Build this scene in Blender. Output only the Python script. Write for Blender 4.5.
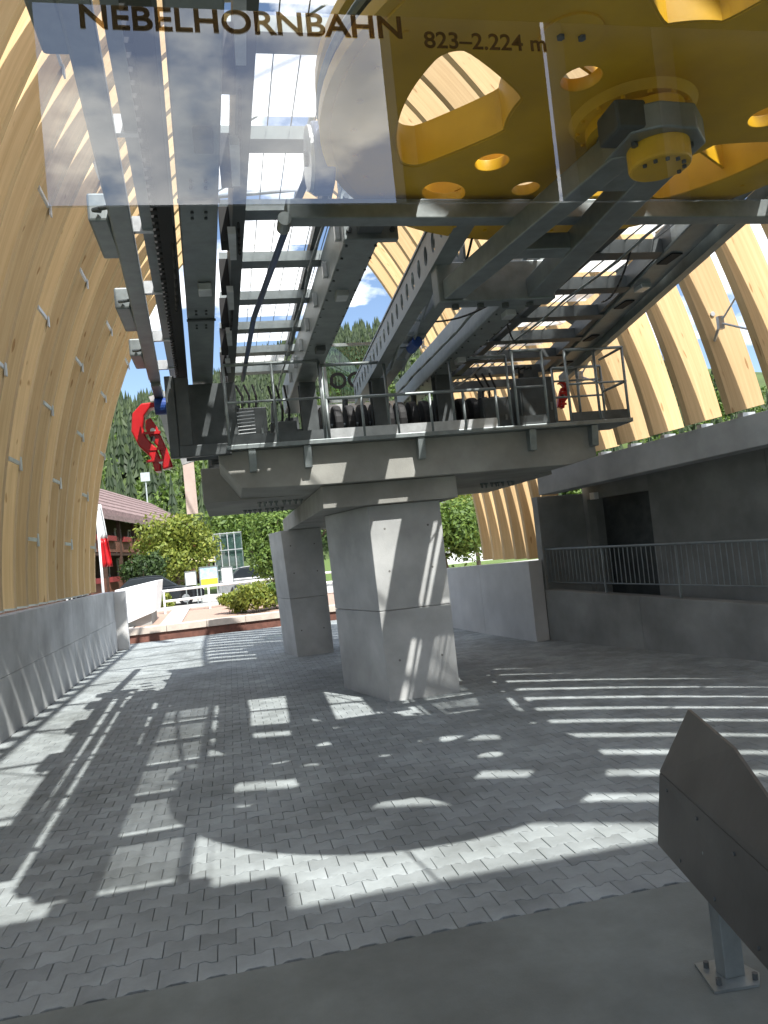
import bpy, bmesh, math, random
from mathutils import Vector, Matrix
R = math.radians
rnd = random.Random(7)
scn = bpy.context.scene
for o in list(bpy.data.objects): bpy.data.objects.remove(o)
COL = scn.collection

# ------------------------------------------------------------------ camera
CAM = Vector((0, 0, 2.1))
yaw, pitch, roll = R(11.5), R(2.8), math.atan(0.1)
fw = Vector((math.sin(yaw)*math.cos(pitch), math.cos(yaw)*math.cos(pitch), math.sin(pitch)))
rt = Vector((math.cos(yaw), -math.sin(yaw), 0)); up = rt.cross(fw)
r2 = rt*math.cos(roll) - up*math.sin(roll); u2 = rt*math.sin(roll) + up*math.cos(roll)
cd = bpy.data.cameras.new('camera'); cam = bpy.data.objects.new('camera', cd); COL.objects.link(cam)
cam.matrix_world = Matrix(((r2.x, u2.x, -fw.x, CAM.x), (r2.y, u2.y, -fw.y, CAM.y), (r2.z, u2.z, -fw.z, CAM.z), (0, 0, 0, 1)))
cd.sensor_fit = 'VERTICAL'; cd.sensor_height = 24; cd.lens = 780/1024*24
cd.clip_start = 0.05; cd.clip_end = 5000
scn.camera = cam

# ------------------------------------------------------------------ sky, sun, exposure
SUN_EL = R(54.5); SUN_AX = 0.42                                  # the sun stands high behind the camera, a little to the right
sv = Vector((SUN_AX, -math.sqrt(1-SUN_AX**2), 0))*math.cos(SUN_EL) + Vector((0, 0, math.sin(SUN_EL)))
w = bpy.data.worlds.new('World'); scn.world = w; w.use_nodes = True
nt = w.node_tree; nt.nodes.clear()
def nn(t, **k):
    n = nt.nodes.new(t)
    for a, b in k.items(): setattr(n, a, b)
    return n
sky = nn('ShaderNodeTexSky', sky_type='NISHITA', sun_disc=False, sun_elevation=SUN_EL, sun_rotation=math.atan2(sv.x, sv.y), altitude=800, air_density=1.0, dust_density=1.6)
tc = nn('ShaderNodeTexCoord'); sep = nn('ShaderNodeSeparateXYZ'); nt.links.new(tc.outputs['Generated'], sep.inputs[0])
add = nn('ShaderNodeMath', operation='ADD'); add.inputs[1].default_value = 0.22; nt.links.new(sep.outputs[2], add.inputs[0])
div = nn('ShaderNodeVectorMath', operation='DIVIDE'); cmb = nn('ShaderNodeCombineXYZ')
for i in range(3): nt.links.new(add.outputs[0], cmb.inputs[i])
nt.links.new(tc.outputs['Generated'], div.inputs[0]); nt.links.new(cmb.outputs[0], div.inputs[1])
noi = nn('ShaderNodeTexNoise'); noi.inputs['Scale'].default_value = 2.6; noi.inputs['Detail'].default_value = 9; noi.inputs['Roughness'].default_value = 0.55
nt.links.new(div.outputs[0], noi.inputs['Vector'])
ramp = nn('ShaderNodeValToRGB'); ramp.color_ramp.elements[0].position = 0.48; ramp.color_ramp.elements[1].position = 0.565
nt.links.new(noi.outputs[0], ramp.inputs[0])
noi2 = nn('ShaderNodeTexNoise'); noi2.inputs['Scale'].default_value = 5; noi2.inputs['Detail'].default_value = 6; nt.links.new(div.outputs[0], noi2.inputs['Vector'])
cr2 = nn('ShaderNodeValToRGB'); cr2.color_ramp.elements[0].color = (6.0, 6.5, 7.4, 1); cr2.color_ramp.elements[1].color = (12, 12, 11.9, 1)
cr2.color_ramp.elements[0].position = .35; cr2.color_ramp.elements[1].position = .65
nt.links.new(noi2.outputs[0], cr2.inputs[0])
mixc = nn('ShaderNodeMixRGB'); nt.links.new(ramp.outputs[0], mixc.inputs[0]); nt.links.new(sky.outputs[0], mixc.inputs[1]); nt.links.new(cr2.outputs[0], mixc.inputs[2])
bg = nn('ShaderNodeBackground'); bg.inputs[1].default_value = 0.128; nt.links.new(mixc.outputs[0], bg.inputs[0])
wo = nn('ShaderNodeOutputWorld'); nt.links.new(bg.outputs[0], wo.inputs[0])
sd = bpy.data.lights.new('sun', 'SUN'); sd.energy = 5.0; sd.angle = R(0.53); sd.color = (1.0, 0.975, 0.92)
sun = bpy.data.objects.new('sun', sd); COL.objects.link(sun); sun.rotation_euler = (-sv).to_track_quat('-Z', 'Y').to_euler(); sun.location = (0, -10, 30)
vs = scn.view_settings; vs.view_transform = 'Standard'; vs.look = 'None'; vs.gamma = 1; vs.use_curve_mapping = False; vs.exposure = 0.82

# ------------------------------------------------------------------ materials
def mat(name, col, rough=.7, metal=0., var=.25, scale=3., bump=0., bscale=40., col2=None, coord='Object', stretch=(1, 1, 1), spec=.4, dirt=0.):
    m = bpy.data.materials.new(name); m.use_nodes = True; t = m.node_tree; b = t.nodes['Principled BSDF']
    N = t.nodes.new; L = t.links.new
    co = N('ShaderNodeTexCoord'); mp = N('ShaderNodeMapping'); mp.inputs['Scale'].default_value = stretch; L(co.outputs[coord], mp.inputs[0])
    oi = N('ShaderNodeObjectInfo'); ad = N('ShaderNodeVectorMath'); ad.operation = 'ADD'
    ml = N('ShaderNodeMath'); ml.operation = 'MULTIPLY'; ml.inputs[1].default_value = 37.; L(oi.outputs['Random'], ml.inputs[0])
    L(mp.outputs[0], ad.inputs[0]); L(ml.outputs[0], ad.inputs[1])
    n1 = N('ShaderNodeTexNoise'); n1.inputs['Scale'].default_value = scale; n1.inputs['Detail'].default_value = 8; n1.inputs['Roughness'].default_value = .62; L(ad.outputs[0], n1.inputs['Vector'])
    rp = N('ShaderNodeValToRGB'); rp.color_ramp.elements[0].position = .3; rp.color_ramp.elements[1].position = .7
    c2 = col2 or tuple(c*(1+var) for c in col)
    c1 = tuple(c*(1-var) for c in col)
    rp.color_ramp.elements[0].color = (*c1, 1); rp.color_ramp.elements[1].color = (*c2, 1)
    L(n1.outputs[0], rp.inputs[0]); out = rp.outputs[0]
    if dirt:
        n3 = N('ShaderNodeTexNoise'); n3.inputs['Scale'].default_value = .9; n3.inputs['Detail'].default_value = 10; L(co.outputs['Object'], n3.inputs['Vector'])
        r3 = N('ShaderNodeValToRGB'); r3.color_ramp.elements[0].position = .35; r3.color_ramp.elements[0].color = (1-dirt,)*3+(1,); r3.color_ramp.elements[1].position = .62
        L(n3.outputs[0], r3.inputs[0]); mx = N('ShaderNodeMixRGB'); mx.blend_type = 'MULTIPLY'; mx.inputs[0].default_value = 1; L(out, mx.inputs[1]); L(r3.outputs[0], mx.inputs[2]); out = mx.outputs[0]
    L(out, b.inputs['Base Color'])
    b.inputs['Roughness'].default_value = rough; b.inputs['Metallic'].default_value = metal; b.inputs['Specular IOR Level'].default_value = spec
    mr = N('ShaderNodeMapRange'); mr.inputs['To Min'].default_value = max(.05, rough-.12); mr.inputs['To Max'].default_value = min(1, rough+.12); L(n1.outputs[0], mr.inputs[0]); L(mr.outputs[0], b.inputs['Roughness'])
    if bump:
        n2 = N('ShaderNodeTexNoise'); n2.inputs['Scale'].default_value = bscale; n2.inputs['Detail'].default_value = 5; L(ad.outputs[0], n2.inputs['Vector'])
        bp = N('ShaderNodeBump'); bp.inputs['Strength'].default_value = bump; bp.inputs['Distance'].default_value = .02; L(n2.outputs[0], bp.inputs['Height']); L(bp.outputs[0], b.inputs['Normal'])
    return m
M = {}
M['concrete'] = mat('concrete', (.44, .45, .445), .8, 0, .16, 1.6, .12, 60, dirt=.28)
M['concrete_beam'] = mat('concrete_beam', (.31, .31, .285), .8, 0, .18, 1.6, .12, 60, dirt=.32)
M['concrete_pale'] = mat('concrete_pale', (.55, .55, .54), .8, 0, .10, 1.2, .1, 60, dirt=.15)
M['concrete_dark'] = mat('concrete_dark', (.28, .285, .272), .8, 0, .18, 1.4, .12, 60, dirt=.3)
M['apron'] = mat('apron_concrete', (.20, .222, .212), .75, 0, .12, 2.5, .08, 90, dirt=.22)
M['paver'] = mat('paver_concrete', (.295, .325, .332), .75, 0, .17, 3, .2, 120, coord='Object', dirt=.16)
M['joint'] = mat('joint_sand', (.15, .15, .14), .95, 0, .3, 20)
M['galv'] = mat('galvanised_steel', (.25, .28, .283), .45, .55, .22, 5, .03, 30, dirt=.15)
M['galv_bright'] = mat('bright_galvanised_steel', (.55, .57, .58), .38, .6, .15, 8)
M['dark_steel'] = mat('dark_steel', (.085, .095, .098), .5, .4, .3, 4)
M['guard'] = mat('guard_plate_grey', (.095, .094, .087), .55, .25, .3, 2.2, .04, 25, dirt=.3)
M['black'] = mat('black_rubber', (.015, .015, .016), .7, 0, .3, 10)
M['yellow'] = mat('yellow_paint', (.80, .46, .02), .42, 0, .10, 2, .03, 50, dirt=.30)
M['red'] = mat('red_paint', (.42, .012, .016), .32, 0, .15, 4)
M['blue'] = mat('blue_paint', (.02, .06, .25), .4, 0, .2, 4)
M['wheelgrey'] = mat('sheave_blue_grey', (.11, .14, .24), .4, .2, .15, 5)
M['rust'] = mat('red_brown_steel', (.17, .075, .055), .8, 0, .3, 6, dirt=.3)
M['coping'] = mat('sandy_coping', (.50, .43, .37), .85, 0, .15, 4)
M['white'] = mat('white_paint', (.78, .78, .78), .6, 0, .05, 4)
M['bark'] = mat('bark', (.10, .075, .05), .9, 0, .3, 8, .4, 20)
M['gravel'] = mat('red_gravel', (.36, .25, .20), .95, 0, .35, 60)
M['asphalt'] = mat('asphalt', (.12, .12, .12), .9, 0, .2, 20)
M['path'] = mat('pale_path', (.42, .41, .39), .9, 0, .15, 8)
M['grass'] = mat('grass', (.09, .14, .03), .9, 0, .4, 12)
M['terrain'] = mat('terrain_green', (.06, .09, .025), .95, 0, .4, .08)
M['roof'] = mat('brown_shingles', (.20, .14, .135), .85, 0, .35, 3)
M['chaletwood'] = mat('dark_chalet_wood', (.055, .030, .020), .8, 0, .4, 6)
M['balcony'] = mat('red_brown_balcony', (.15, .065, .042), .75, 0, .3, 6)
M['flower'] = mat('red_flowers', (.20, .03, .028), .8, 0, .5, 30)
M['awning'] = mat('cream_awning', (.72, .62, .36), .8, 0, .1, 4)
M['carpaint'] = mat('dark_car_paint', (.02, .024, .03), .2, .2, .1, 3)
M['carsilver'] = mat('silver_car_paint', (.35, .36, .37), .25, .5, .1, 3)
M['carglass'] = mat('car_glass', (.02, .025, .03), .08, 0, .1, 3)
M['poster_yellow'] = mat('poster_yellow', (.75, .60, .04), .7, 0, .1, 8)
M['poster_blue'] = mat('poster_blue', (.35, .50, .60), .7, 0, .35, 8)
M['letter_dark'] = mat('dark_lettering', (.02, .022, .024), .6, 0, .1, 5)
M['pinkboard'] = mat('pinkish_board', (.50, .40, .36), .8, 0, .12, 3)

def stone_tone(m, lo, hi):
    t = m.node_tree; N = t.nodes.new; L = t.links.new; b = t.nodes['Principled BSDF']; src = b.inputs['Base Color'].links[0].from_socket
    oi = N('ShaderNodeObjectInfo'); ge = N('ShaderNodeNewGeometry'); ad = N('ShaderNodeMath'); ad.operation = 'ADD'; L(oi.outputs['Random'], ad.inputs[0]); L(ge.outputs['Random Per Island'], ad.inputs[1])
    fr_ = N('ShaderNodeMath'); fr_.operation = 'FRACT'; L(ad.outputs[0], fr_.inputs[0]); mr = N('ShaderNodeMapRange'); mr.inputs['To Min'].default_value = lo; mr.inputs['To Max'].default_value = hi; L(fr_.outputs[0], mr.inputs[0])
    ge2 = N('ShaderNodeTexNoise'); ge2.inputs['Scale'].default_value = .55; ge2.inputs['Detail'].default_value = 9; ge2.inputs['Roughness'].default_value = .7; L(ge.outputs['Position'], ge2.inputs['Vector'])
    rp = N('ShaderNodeValToRGB'); rp.color_ramp.elements[0].position = .36; rp.color_ramp.elements[0].color = (.68, .68, .66, 1); rp.color_ramp.elements[1].position = .6; L(ge2.outputs[0], rp.inputs[0])
    m1 = N('ShaderNodeMixRGB'); m1.blend_type = 'MULTIPLY'; m1.inputs[0].default_value = 1; L(src, m1.inputs[1]); L(mr.outputs[0], m1.inputs[2])
    m2 = N('ShaderNodeMixRGB'); m2.blend_type = 'MULTIPLY'; m2.inputs[0].default_value = 1; L(m1.outputs[0], m2.inputs[1]); L(rp.outputs[0], m2.inputs[2]); L(m2.outputs[0], b.inputs['Base Color'])
stone_tone(M['paver'], .86, 1.1); stone_tone(M['apron'], .97, 1.03)
def wood_mat(name, a, b):
    m = bpy.data.materials.new(name); m.use_nodes = True; t = m.node_tree; p = t.nodes['Principled BSDF']; N = t.nodes.new; L = t.links.new
    uv = N('ShaderNodeUVMap'); oi = N('ShaderNodeObjectInfo')
    ml = N('ShaderNodeMath'); ml.operation = 'MULTIPLY'; ml.inputs[1].default_value = 53.; L(oi.outputs['Random'], ml.inputs[0])
    def noise(sc, scale, det):
        mp = N('ShaderNodeMapping'); mp.inputs['Scale'].default_value = sc; L(uv.outputs[0], mp.inputs[0])
        ad = N('ShaderNodeVectorMath'); ad.operation = 'ADD'; L(mp.outputs[0], ad.inputs[0]); L(ml.outputs[0], ad.inputs[1])
        n = N('ShaderNodeTexNoise'); n.inputs['Scale'].default_value = scale; n.inputs['Detail'].default_value = det; L(ad.outputs[0], n.inputs['Vector']); return n
    g = noise((60, 1.2, 1), 1, 4); lam = noise((22, .05, 1), 1, 1); big = noise((1, .5, 1), 1.4, 5)
    kn = noise((16, 3.2, 1), 1, 0)
    rp = N('ShaderNodeValToRGB'); rp.color_ramp.elements[0].position = .3; rp.color_ramp.elements[1].position = .7
    rp.color_ramp.elements[0].color = (*a, 1); rp.color_ramp.elements[1].color = (*b, 1)
    s = N('ShaderNodeMath'); s.operation = 'MULTIPLY'; s.inputs[1].default_value = .4; L(g.outputs[0], s.inputs[0])
    s2 = N('ShaderNodeMath'); s2.operation = 'MULTIPLY_ADD'; s2.inputs[1].default_value = .4; L(lam.outputs[0], s2.inputs[0]); L(s.outputs[0], s2.inputs[2])
    s3 = N('ShaderNodeMath'); s3.operation = 'MULTIPLY_ADD'; s3.inputs[1].default_value = .25; L(big.outputs[0], s3.inputs[0]); L(s2.outputs[0], s3.inputs[2])
    L(s3.outputs[0], rp.inputs[0])
    kr = N('ShaderNodeValToRGB'); kr.color_ramp.elements[0].position = .78; kr.color_ramp.elements[0].color = (1, 1, 1, 1); kr.color_ramp.elements[1].position = .83; kr.color_ramp.elements[1].color = (.62, .52, .42, 1)
    L(kn.outputs[0], kr.inputs[0]); mx = N('ShaderNodeMixRGB'); mx.blend_type = 'MULTIPLY'; mx.inputs[0].default_value = 1; L(rp.outputs[0], mx.inputs[1]); L(kr.outputs[0], mx.inputs[2])
    hv = N('ShaderNodeHueSaturation'); vv = N('ShaderNodeMapRange'); vv.inputs['To Min'].default_value = .74; vv.inputs['To Max'].default_value = 1.1; L(oi.outputs['Random'], vv.inputs[0]); L(vv.outputs[0], hv.inputs['Value']); L(mx.outputs[0], hv.inputs['Color'])
    L(hv.outputs[0], p.inputs['Base Color']); p.inputs['Roughness'].default_value = .62; p.inputs['Specular IOR Level'].default_value = .3
    bp = N('ShaderNodeBump'); bp.inputs['Strength'].default_value = .12; bp.inputs['Distance'].default_value = .01; L(g.outputs[0], bp.inputs['Height']); L(bp.outputs[0], p.inputs['Normal'])
    return m
M['wood'] = wood_mat('spruce_glulam', (.51, .34, .16), (.72, .52, .285))

def leaf_mat(name, c1, c2):
    m = bpy.data.materials.new(name); m.use_nodes = True; t = m.node_tree; b = t.nodes['Principled BSDF']; N = t.nodes.new; L = t.links.new
    ge = N('ShaderNodeNewGeometry'); rp = N('ShaderNodeValToRGB'); rp.color_ramp.elements[0].color = (*c1, 1); rp.color_ramp.elements[1].color = (*c2, 1)
    L(ge.outputs['Random Per Island'], rp.inputs[0]); L(rp.outputs[0], b.inputs['Base Color']); b.inputs['Roughness'].default_value = .6
    tr = N('ShaderNodeBsdfTranslucent'); L(rp.outputs[0], tr.inputs[0]); mx = N('ShaderNodeMixShader'); mx.inputs[0].default_value = .35
    L(b.outputs[0], mx.inputs[1]); L(tr.outputs[0], mx.inputs[2]); L(mx.outputs[0], t.nodes['Material Output'].inputs[0])
    return m
M['leaf'] = leaf_mat('leaf_green', (.06, .12, .02), (.17, .25, .045))
M['leaf_yellow'] = leaf_mat('leaf_yellow_green', (.11, .16, .02), (.30, .33, .055))
M['leaf_dark'] = leaf_mat('leaf_dark_green', (.022, .05, .014), (.07, .12, .03))
M['conifer'] = leaf_mat('conifer_green', (.035, .06, .028), (.09, .13, .05))
def sheet_mat():
    m = bpy.data.materials.new('translucent_white_sheet'); m.use_nodes = True; t = m.node_tree; N = t.nodes.new; L = t.links.new
    t.nodes.remove(t.nodes['Principled BSDF'])
    d = N('ShaderNodeBsdfDiffuse'); d.inputs[0].default_value = (.8, .82, .82, 1); tr = N('ShaderNodeBsdfTranslucent'); tr.inputs[0].default_value = (.9, .92, .92, 1)
    mx = N('ShaderNodeMixShader'); mx.inputs[0].default_value = .8; L(d.outputs[0], mx.inputs[1]); L(tr.outputs[0], mx.inputs[2]); tp = N('ShaderNodeBsdfTransparent'); m3 = N('ShaderNodeMixShader'); m3.inputs[0].default_value = .45; L(tp.outputs[0], m3.inputs[1]); L(mx.outputs[0], m3.inputs[2]); L(m3.outputs[0], t.nodes['Material Output'].inputs[0])
    return m
M['sheet'] = sheet_mat()
def glass_mat(name, refl, tint, rough=.0):
    m = bpy.data.materials.new(name); m.use_nodes = True; t = m.node_tree; N = t.nodes.new; L = t.links.new
    t.nodes.remove(t.nodes['Principled BSDF'])
    tr = N('ShaderNodeBsdfTransparent'); tr.inputs[0].default_value = (*tint, 1); g = N('ShaderNodeBsdfGlossy'); g.inputs[1].default_value = rough
    lw = N('ShaderNodeFresnel'); lw.inputs[0].default_value = 1.5; ad = N('ShaderNodeMath'); ad.operation = 'ADD'; ad.inputs[1].default_value = refl; L(lw.outputs[0], ad.inputs[0])
    ge = N('ShaderNodeNewGeometry'); inv = N('ShaderNodeMath'); inv.operation = 'SUBTRACT'; inv.inputs[0].default_value = 1; L(ge.outputs['Backfacing'], inv.inputs[1])
    mu = N('ShaderNodeMath'); mu.operation = 'MULTIPLY'; L(ad.outputs[0], mu.inputs[0]); L(inv.outputs[0], mu.inputs[1])
    mx = N('ShaderNodeMixShader'); L(mu.outputs[0], mx.inputs[0]); L(tr.outputs[0], mx.inputs[1]); L(g.outputs[0], mx.inputs[2]); L(mx.outputs[0], t.nodes['Material Output'].inputs[0])
    return m
M['glass'] = glass_mat('reflective_window_glass', .155, (.97, .98, .98))
M['glass_green'] = glass_mat('greenish_glass', .03, (.70, .80, .76))
def tint_mat(name, c):
    m = bpy.data.materials.new(name); m.use_nodes = True; t = m.node_tree; t.nodes.remove(t.nodes['Principled BSDF'])
    tr = t.nodes.new('ShaderNodeBsdfTransparent'); tr.inputs[0].default_value = (*c, 1)
    df = t.nodes.new('ShaderNodeBsdfDiffuse'); df.inputs[0].default_value = (.10, .085, .06, 1); mx = t.nodes.new('ShaderNodeMixShader'); mx.inputs[0].default_value = .16
    t.links.new(tr.outputs[0], mx.inputs[1]); t.links.new(df.outputs[0], mx.inputs[2]); t.links.new(mx.outputs[0], t.nodes['Material Output'].inputs[0]); return m
M['letter_gap'] = tint_mat('reflection_gap_tint', (.60, .49, .33))  # tint stands in for gaps the letters leave in the reflected sky

# ------------------------------------------------------------------ building helpers
ORG = {}
class MB:
    def __init__(s): s.v = []; s.f = []; s.uv = None
    def add(s, vs, fs):
        k = len(s.v); s.v += [Vector(v) for v in vs]; s.f += [tuple(i+k for i in f) for f in fs]; return s
    def box(s, x0, x1, y0, y1, z0, z1):
        return s.add([(x0,y0,z0),(x1,y0,z0),(x1,y1,z0),(x0,y1,z0),(x0,y0,z1),(x1,y0,z1),(x1,y1,z1),(x0,y1,z1)],
                     [(0,3,2,1),(4,5,6,7),(0,1,5,4),(1,2,6,5),(2,3,7,6),(3,0,4,7)])
    def frame(s, p, q, hint=(0,0,1)):
        d = (Vector(q)-Vector(p)).normalized(); h = Vector(hint)
        if abs(d.dot(h)) > .98: h = Vector((0,1,0))
        a = d.cross(h).normalized(); b = a.cross(d).normalized(); return d, a, b
    def bar(s, p, q, w, h, hint=(0,0,1)):                           # box beam of width w and height h from p to q
        p = Vector(p); q = Vector(q); d, a, b = s.frame(p, q, hint); a = a*w/2; b = b*h/2
        return s.add([p-a-b,p+a-b,p+a+b,p-a+b,q-a-b,q+a-b,q+a+b,q-a+b],[(0,3,2,1),(4,5,6,7),(0,1,5,4),(1,2,6,5),(2,3,7,6),(3,0,4,7)])
    def ibeam(s, p, q, w, h, t=.02):
        p = Vector(p); q = Vector(q); d, a, b = s.frame(p, q)
        s.bar(p+b*(h/2-t/2), q+b*(h/2-t/2), w, t); s.bar(p-b*(h/2-t/2), q-b*(h/2-t/2), w, t); return s.bar(p, q, t, h-2*t-.002)
    def tube(s, p, q, r, r2=None, n=10, caps=True):
        p = Vector(p); q = Vector(q); d, a, b = s.frame(p, q); r2 = r if r2 is None else r2
        vs = []
        for c, rr in ((p, r), (q, r2)):
            for i in range(n):
                t = 2*math.pi*i/n; vs.append(c+a*math.cos(t)*rr+b*math.sin(t)*rr)
        fs = [(i,(i+1)%n,n+(i+1)%n,n+i) for i in range(n)]
        if caps: fs += [tuple(reversed(range(n))), tuple(range(n,2*n))]
        return s.add(vs, fs)
    def path(s, pts, r, n=8):
        for a, b in zip(pts[:-1], pts[1:]): s.tube(a, b, r, n=n)
        return s
    def prism(s, poly, d):                                          # polygon (list of 3D points) extruded by vector d
        n = len(poly); d = Vector(d); vs = [Vector(p) for p in poly]+[Vector(p)+d for p in poly]
        return s.add(vs, [tuple(reversed(range(n))), tuple(range(n,2*n))]+[(i,(i+1)%n,n+(i+1)%n,n+i) for i in range(n)])
    def hull(s, lo, hi):                                            # two quads, lower and upper
        return s.add(list(lo)+list(hi), [(0,3,2,1),(4,5,6,7),(0,1,5,4),(1,2,6,5),(2,3,7,6),(3,0,4,7)])
    def build(s, name, m, parent=None, bevel=0., smooth=False, fix=True):
        if parent is None:
            n = len(s.v); og = Vector((sum(v.x for v in s.v)/n, sum(v.y for v in s.v)/n, min(v.z for v in s.v)))
        else: og = ORG[parent]
        me = bpy.data.meshes.new(name); me.from_pydata([tuple(v-og) for v in s.v], [], s.f)
        if s.uv:
            ul = me.uv_layers.new(name='UVMap'); k = 0
            for f in s.uv:
                for c in f: ul.data[k].uv = c; k += 1
        if fix and not s.uv or bevel:
            b = bmesh.new(); b.from_mesh(me); bmesh.ops.recalc_face_normals(b, faces=b.faces); b.to_mesh(me); b.free()
        me.materials.append(M[m] if isinstance(m, str) else m)
        if smooth:
            for p in me.polygons: p.use_smooth = len(p.vertices) < 6
        o = bpy.data.objects.new(name, me); COL.objects.link(o)
        if parent is None: o.location = og
        else: o.parent = parent
        if bevel:
            bv = o.modifiers.new('bevel', 'BEVEL'); bv.width = bevel; bv.segments = 2; bv.limit_method = 'ANGLE'
        ORG[o] = og
        return o
def tag(o, label=None, cat=None, group=None, kind=None):
    if label: o['label'] = label
    if cat: o['category'] = cat
    if group: o['group'] = group
    if kind: o['kind'] = kind
    return o
def thing(name, loc, label, cat, group=None):
    o = bpy.data.objects.new(name, None); o.empty_display_size = .2; COL.objects.link(o); o.location = loc; ORG[o] = Vector(loc)
    return tag(o, label, cat, group)
def raw(name, me, m, parent, og=None):
    me.materials.clear(); me.materials.append(M[m]); o = bpy.data.objects.new(name, me); COL.objects.link(o); o.parent = parent; ORG[o] = ORG[parent] if parent else Vector(); return o
def curve_mesh(c):
    o = bpy.data.objects.new('tmp', c); COL.objects.link(o); dg = bpy.context.evaluated_depsgraph_get(); dg.update()
    me = bpy.data.meshes.new_from_object(o.evaluated_get(dg)); bpy.data.objects.remove(o); bpy.data.curves.remove(c); return me
def text_mesh(s, size, extrude=.001, offset=0., spacing=1.):
    c = bpy.data.curves.new('t', 'FONT'); c.body = s; c.size = size; c.extrude = extrude; c.offset = offset; c.space_character = spacing; return curve_mesh(c)

# ================================================================== SETTING: ground, floor
g = MB(); g.add([(-3000,-3000,-.30),(3000,-3000,-.30),(3000,3000,-.30),(-3000,3000,-.30)], [(0,1,2,3)]); tag(g.build('ground', 'terrain'), kind='structure')
g = MB(); g.box(-6, 11, -12, 4.26, -.2, 0.0); tag(g.build('concrete_apron', 'apron'), kind='structure')
g = MB(); g.box(-4, 9.5, 4.262, 25.6, -.25, -.028); floor = tag(g.build('paved_floor', 'joint'), kind='structure')
PL, PW, PA, GAP = .200, .164, .013, .0019
def paver_poly(cx, cy):
    h = PW/2; e = PL/2-GAP; x1, x2 = .33*PL, .17*PL; a = PA; g_ = GAP
    t = [(-e, h+a-g_), (-x1, h+a-g_), (-x2, h-a-g_), (x2, h-a-g_), (x1, h+a-g_), (e, h+a-g_)]
    return [(cx+x, cy+y) for x, y in t] + [(cx+x, cy-y) for x, y in reversed(t)]
pv = []
j = 0; y = 4.262+PW/2+PA
while y < 25.5:
    i = 0; x0 = -3.25+(PL/2 if j % 2 else 0)
    xmax = 5.5 + max(0, min(1, (19.6-y)/5))*.6 + max(0, (14.7-y))*.25 + .3
    x = x0
    while x < min(xmax, 9.2):
        pv.append((x, y)); x += PL
    y += PW; j += 1
def pix(p):
    d = Vector(p)-CAM; z = d.dot(fw); return 384+780*d.dot(r2)/z, 512-780*d.dot(u2)/z
vis = sorted([p for p in pv if -10 < pix((p[0], p[1], 0))[0] < 778 and not (2.0 < p[0] < 2.9 and p[1] < 4.9)], key=lambda p: p[1])[:300]
vset = set(vis)
def paver_mesh(mb, cx, cy, dz, tx=0, ty=0):
    P = paver_poly(cx, cy); n = len(P); c = .0028
    top = []; 
    for (x, y) in P: top.append((x+(c if x < cx else -c), y+(c if y < cy else -c), dz+tx*(x-cx)+ty*(y-cy)))
    mid = [(x, y, dz-.003+tx*(x-cx)+ty*(y-cy)) for x, y in P]; bot = [(x, y, -.03) for x, y in P]
    mb.add(top+mid+bot, [tuple(reversed(range(n)))]+[(i,(i+1)%n,n+(i+1)%n,n+i) for i in range(n)]+[(n+i,n+(i+1)%n,2*n+(i+1)%n,2*n+i) for i in range(n)])
me0 = None
for k, (x, y) in enumerate(vis):
    if me0 is None:
        mb = MB(); mb.v = []; paver_mesh(mb, 0, 0, 0)
        me0 = bpy.data.meshes.new('paver'); me0.from_pydata([tuple(v) for v in mb.v], [], mb.f); me0.materials.append(M['paver'])
        bb = bmesh.new(); bb.from_mesh(me0); bmesh.ops.recalc_face_normals(bb, faces=bb.faces); bb.to_mesh(me0); bb.free()
    o = bpy.data.objects.new('paver', me0); COL.objects.link(o); o.parent = floor
    o.location = Vector((x, y, rnd.uniform(-.003, .001)))-ORG[floor]; o.rotation_euler = (rnd.gauss(0, .006), rnd.gauss(0, .006), rnd.gauss(0, .004))
mb = MB()
for (x, y) in pv:
    if (x, y) in vset: continue
    paver_mesh(mb, x, y, rnd.uniform(-.003, .001), rnd.gauss(0, .006), rnd.gauss(0, .006))
o = mb.build('paver_field', 'paver', floor); o['kind'] = 'stuff'

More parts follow.
